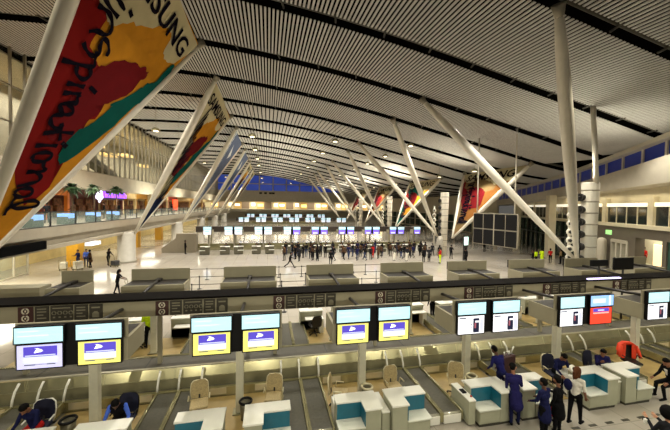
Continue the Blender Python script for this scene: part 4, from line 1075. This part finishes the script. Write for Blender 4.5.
# middle distance figures
person('woman in black with long hair pushing a luggage trolley','push',(-10.2,24.3,0),-80,skin_d,'black','black',sleeve='skin')
def trolley(label, loc, rotz, load, short=''):
    short = label.split(' of ')[0] if 0 else ' '.join(label.split()[:9])
    t = thing('luggage_trolley', label, 'trolley', loc, rotz)
    m = MB(); m.box(-.28,.28,-.1,.75,.14,.18); m.tube([(-.27,-.1,.16),(-.27,-.25,1.0),(.27,-.25,1.0),(.27,-.1,.16)],.022,6); m.build('frame', steel_m, t)
    for x,y in ((-.25,0),(.25,0),(0,.65)):
        m = MB(); m.tube([(x-.02,y,.07),(x+.02,y,.07)],.07,10); m.build('wheel', black_m, t)
    z = .18
    for i,(c,h) in enumerate(load):
        b = MB(); b.box(-.24,.24,-.05,.6,0,h); tag(b.build('suitcase', mat('case_'+c,c,.6,0,.05), None, Vector(loc)+Vector((0,0,z)), rotz, bevel=.03), '%s suitcase on the %s' % ({'#b01c1c':'red','#e4ddcc':'white','#d8d2c4':'pale','#2a2a2e':'black','#cfc6b4':'cream'}[c]+(' upper' if i else ' lower'), short), 'suitcase'); z += h+.005
trolley('luggage trolley pushed by the long haired woman', (-9.45,24.4,0), -PI/2+.15, [('#2a2a2e',.34),('#b01c1c',.3)])
person('left one of the travellers below the gallery, with dark jacket','stand2',(-18.0,34.8,0),150,skin_m,'navy','jeans')
person('traveller in a blue and white top below the gallery','stand',(-17.5,35.2,0),-150,skin_m,'royal','jeans')
person('traveller in brown standing below the gallery behind the white luggage','bag',(-16.9,34.7,0),100,skin_d,'brown','black')
person('rightmost dark clothed traveller below the gallery, pushing a dark trolley','push',(-15.7,35.5,0),-120,skin_d,'black','black')
trolley('trolley of white luggage farthest left below the gallery', (-18.6,33.6,0), .3, [('#e4ddcc',.3),('#d8d2c4',.26)])
trolley('trolley of pale luggage in front of the travellers below the gallery', (-17.5,33.4,0), -.4, [('#d8d2c4',.38),('#cfc6b4',.3)])
trolley('dark trolley pushed by the rightmost traveller below the gallery', (-15.1,35.1,0), -2.1, [('#2a2a2e',.45)])
person('black clothed person striding across the hall behind the third housing','run',(2.25,32,0),-90,skin_d,'black','black')
person('dark person standing alone in front of the queue','stand',(6.6,32.6,0),0,skin_d,'black','black')
person('person in a red and yellow jacket standing by the second right tower','stand2',(19.3,32.3,0),30,skin_m,'red','yellow')
person('left person of the dark pair by the second right tower','stand',(17.6,33.0,0),10,skin_d,'black','black')
person('right person of the dark pair by the second right tower','bag',(18.4,33.2,0),-20,skin_d,'char','black')
person('dark clothed person to the right of the red banner column','stand2',(22.4,35,0),-60,skin_d,'black','black')
person('dark person standing at the lit kiosk','bag',(22.2,31.8,0),-40,skin_d,'black','black')
person('dark figure in the distance below the black flight board','stand',(31.0,40,0),0,skin_d,'black','black')
person('dark figure at the left of the yellow vests','stand2',(29.2,29.6,0),30,skin_d,'black','char')
person('worker in a yellow vest, leftmost of the group on the right','stand',(30.2,30.2,0),10,skin_d,'yellow','black')
person('worker in red top and yellow vest in the middle of the group on the right','bag',(31.4,30.6,0),-20,skin_d,'yellow','yellow')
person('worker in a red jacket in the group on the right','stand2',(32.6,30.6,0),-30,skin_d,'red','black')
person('man in yellow top and dark trousers at the right of the group','stand',(33.4,30.0,0),20,skin_d,'tan','black')
person('dark person leaning on the left side of the sixth grey housing','lean_a',(15.2,18.6,0),-60,skin_d,'black','black')
person('black clothed agent at the rear desks between the fourth and fifth housings','stand2',(9.15,16.0,0),10,skin_d,'black','black')
person('worker in a yellow hi vis top and black trousers behind the sign beam','lean_a',(-5.05,15.0,0),40,skin_d,'yellow','black')
person('worker in black beside the yellow hi vis worker','lean_a',(-6.2,14.6,0),-30,skin_d,'black','black')
person('person in red in the lit shop window of the right wall','stand',tuple(RM@Vector((rt(22.9),2.2,1.3))),90,skin_d,'red','black')
person('person in black in the lit shop window of the right wall','stand2',tuple(RM@Vector((rt(23.5),2.3,1.3))),60,skin_d,'black','black')
person('worker in a yellow vest at the right picture edge','stand',(27.3,17.3,0),30,skin_d,'yellow','black')
for i,(x,y) in enumerate(((-16.6,60),(-16.9,61.5))):
    person(['left of two dark figures on the left gallery by the second banner','right of two dark figures on the left gallery by the second banner'][i],'stand',(x,y,4.6),-90,skin_d,'black','black')
for i in range(9):
    person('dark figure standing on the left gallery among the shop lights','stand' if i%2 else 'bag',(-17.6-.3*(i%3),26+4.3*i,4.6),40*i,skin_d,('black','char','brown')[i%3],'black',group='figures on the left gallery')
# the queue at the far row
rq = random.Random(11); used = []
i = 0
while i < 56:
    x = rq.uniform(1.5,21.5); y = rq.uniform(35.2,40.4)
    if any((x-a)**2+(y-b)**2 < .55 for a,b in used): continue
    used.append((x,y)); i += 1
    person('dark clothed traveller queueing before the far check in row', ('stand','stand2','bag','walk','wom')[i%5], (x,y,0), rq.uniform(-40,40), (skin_d,skin_m)[i%2], ('black','char','navy','black','brown')[rq.randrange(5)], ('black','jeans','char')[rq.randrange(3)], group='queue before the far row', scale=rq.uniform(.94,1.05))
person('traveller in a bright red top in the far queue','wom',(12.6,36.4,0),10,skin_l,'red','red')
person('traveller in pale trousers at the front of the queue, left one','stand',(14.7,34.6,0),30,skin_m,'grey','white')
person('traveller in pale trousers at the front of the queue, right one','stand2',(16.1,34.2,0),-10,skin_m,'char','white')
for i,x in enumerate(X2[1:8]):
    for s in (-1,1): person('agent in dark uniform seated behind the far check in row','sit_write',(x+s*.85,43.5,0),180,skin_m,'char','black',seat_z=.6,group='agents of the far row')
person('dark figure at the left end of the far check in row','stand',(-10.2,42.6,0),-60,skin_d,'black','black')

# ------------------------------------------------------------------ flight board, kiosk
p0, p1 = Vector((21.8,30,0)), Vector((22.85,25,0)); d = (p1-p0); L = d.length; ang = math.atan2(d.y,d.x)
fb_ = thing('flight_board','large black eight panel flight board hanging on rods at the right','flight board',p0,ang)
m = MB(); m.box(0,L,-.02,.16,2.62,5.9); m.build('frame', grey_m, fb_)
for r in range(2):
    for c_ in range(4):
        x0 = .08+c_*(L-.1)/4+(.06 if c_ > 1 else 0); z0 = 2.7+r*1.62
        m = MB(); m.box(x0,x0+(L-.1)/4-.1,-.06,-.02,z0,z0+1.5); 
        m.build('display_panel', black_m, fb_)
for x in (.4,L-.4):
    m = MB(); m.tube([(x,.07,5.9),(x,.07,RZ(22)+.3)],.06,8); m.build('hanger_rod', strut_m, fb_)
ks = thing('information_kiosk','slim dark kiosk with a bright lit screen left of the flight board','kiosk',(22.75,32.7,0),.35)
m = MB(); m.box(-.3,.3,-.1,.1,0,3.0); m.build('body', char_m, ks, bevel=.02)
m = MB(); m.box(-.36,.36,-.13,-.1,2.05,3.0); m.build('screen', em('kiosk_screen','#d9fff4',2.2), ks)

# ------------------------------------------------------------------ lamps
def spot(loc, power, size=1.6, r=.25, col=(1,.94,.74), blend=.6):
    l = bpy.data.lights.new('lamp','SPOT'); l.energy = power; l.spot_size = size; l.spot_blend = blend; l.shadow_soft_size = r; l.color = col
    o = bpy.data.objects.new('lamp', l); COL.objects.link(o); o.location = loc; return o
def area(loc, power, sx, sy, col=(1,.94,.74), rot=(0,0,0)):
    l = bpy.data.lights.new('lamp','AREA'); l.shape = 'RECTANGLE'; l.size = sx; l.size_y = sy; l.energy = power; l.color = col
    o = bpy.data.objects.new('lamp', l); COL.objects.link(o); o.location = loc; o.rotation_euler = rot; return o
pn = 0
def pendant(x,y,z,power):
    global pn
    t = thing('pendant_lamp', 'dome pendant lamp hanging under the slatted roof', 'lamp', (x,y,z), 0, 'dome pendants')
    m = MB(); m.lathe([(.42,0),(.44,.06),(.36,.22),(.2,.34),(.08,.38)], seg=20); m.build('dome', steel_m, t)
    m = MB(); m.lathe([(.24,-.03),(.24,-.01),(.02,-.01)], seg=16); m.build('diffuser', lamp_m, t)
    m = MB(); m.tube([(0,0,.36),(0,0,RZ(x)-z+.5)],.02,6); m.build('rod', grey_m, t)
    spot((x,y,z-.1), power, 2.3, .25, (1,.95,.84))
LC = (1,.9,.7)
for y in (36.4,45,53.6,62.2,76,92,110):
    for x in (-11.6,-1.8,7.7,17.3,26.4):
        pendant(x,y,14.0 if x < 20 else 11.2, 4500 if y < 48 else 6500)
for x in (-11.6,-1.8,7.7,17.3,26.4):  # unseen fill spots added under the roof, with no fixture of their own
    for y in (3.,12.0): spot((x,y,RZ(x)-.15), 1900, 2.2, .2)
    for y in (18.45,24.86,31.27): spot((x,y,RZ(x)-.15), 5200 if x < 20 else 2200, 2.2, .2, (1,.95,.84))
# uplights on top of the air towers
for k in (1,4,7,10): 
    o = spot((22.95,YK(k),8.7), 2200, 2.4); o.rotation_euler = (PI,0,0)
for k in (4,7,10,13,16):  # more unseen uplights, added to brighten the far roof
    for x in (-16.2,2.5,23.4) if k > 4 else (-16.2,):
        o = spot((x,YK(k)+(1.5 if x > 0 else 0),4.9 if x < 0 else 9.2), 5000 if k > 4 else 2200, 2.6); o.rotation_euler = (PI,0,0)
# gallery and recess lighting
for y in range(18,132,9): area((-17.5,y,7.85), 300, 3, 5)
for y in range(18,132,9): area((-19.5,y,3.05), 1100 if y < 36 else 420, 5, 5)
for y in range(16,100,7):
    area((-23,y,17), 700 if y < 40 else 1500, 4, 6, (1,.95,.8))
for i in range(7):
    c = RO+RD*rt(14+7*i)+RN*(-.6); area((c.x,c.y,7.9), 130, 1.5, 7, (1,.88,.62), (0,0,math.atan2(RD.y,RD.x)+PI/2))
area(tuple(RM@Vector((rt(22.5),2.4,4.4))), 260, 4, 1.6, (1,.94,.8), (0,0,math.atan2(RD.y,RD.x)))
for x in range(-20,60,14): area((x,YE+4,7.8), 1600, 10, 6)

# unseen spots added by the viewer's gallery edge for glare on the steel guard
for p in PX:
    o = spot((p+.6,1.2,5.4), 800, 1.5, .08); o.rotation_euler = (1.15,0,0)
# dim dusk world
wd = bpy.data.worlds.new('world'); SC.world = wd; wd.use_nodes = True
bg = wd.node_tree.nodes['Background']; bg.inputs['Color'].default_value = (.9,.86,.78,1); bg.inputs['Strength'].default_value = .16
SC.view_settings.view_transform = 'Standard'; SC.view_settings.look = 'None'; SC.view_settings.gamma = 1
SC.view_settings.use_curve_mapping = False
SC.view_settings.exposure = -0.6
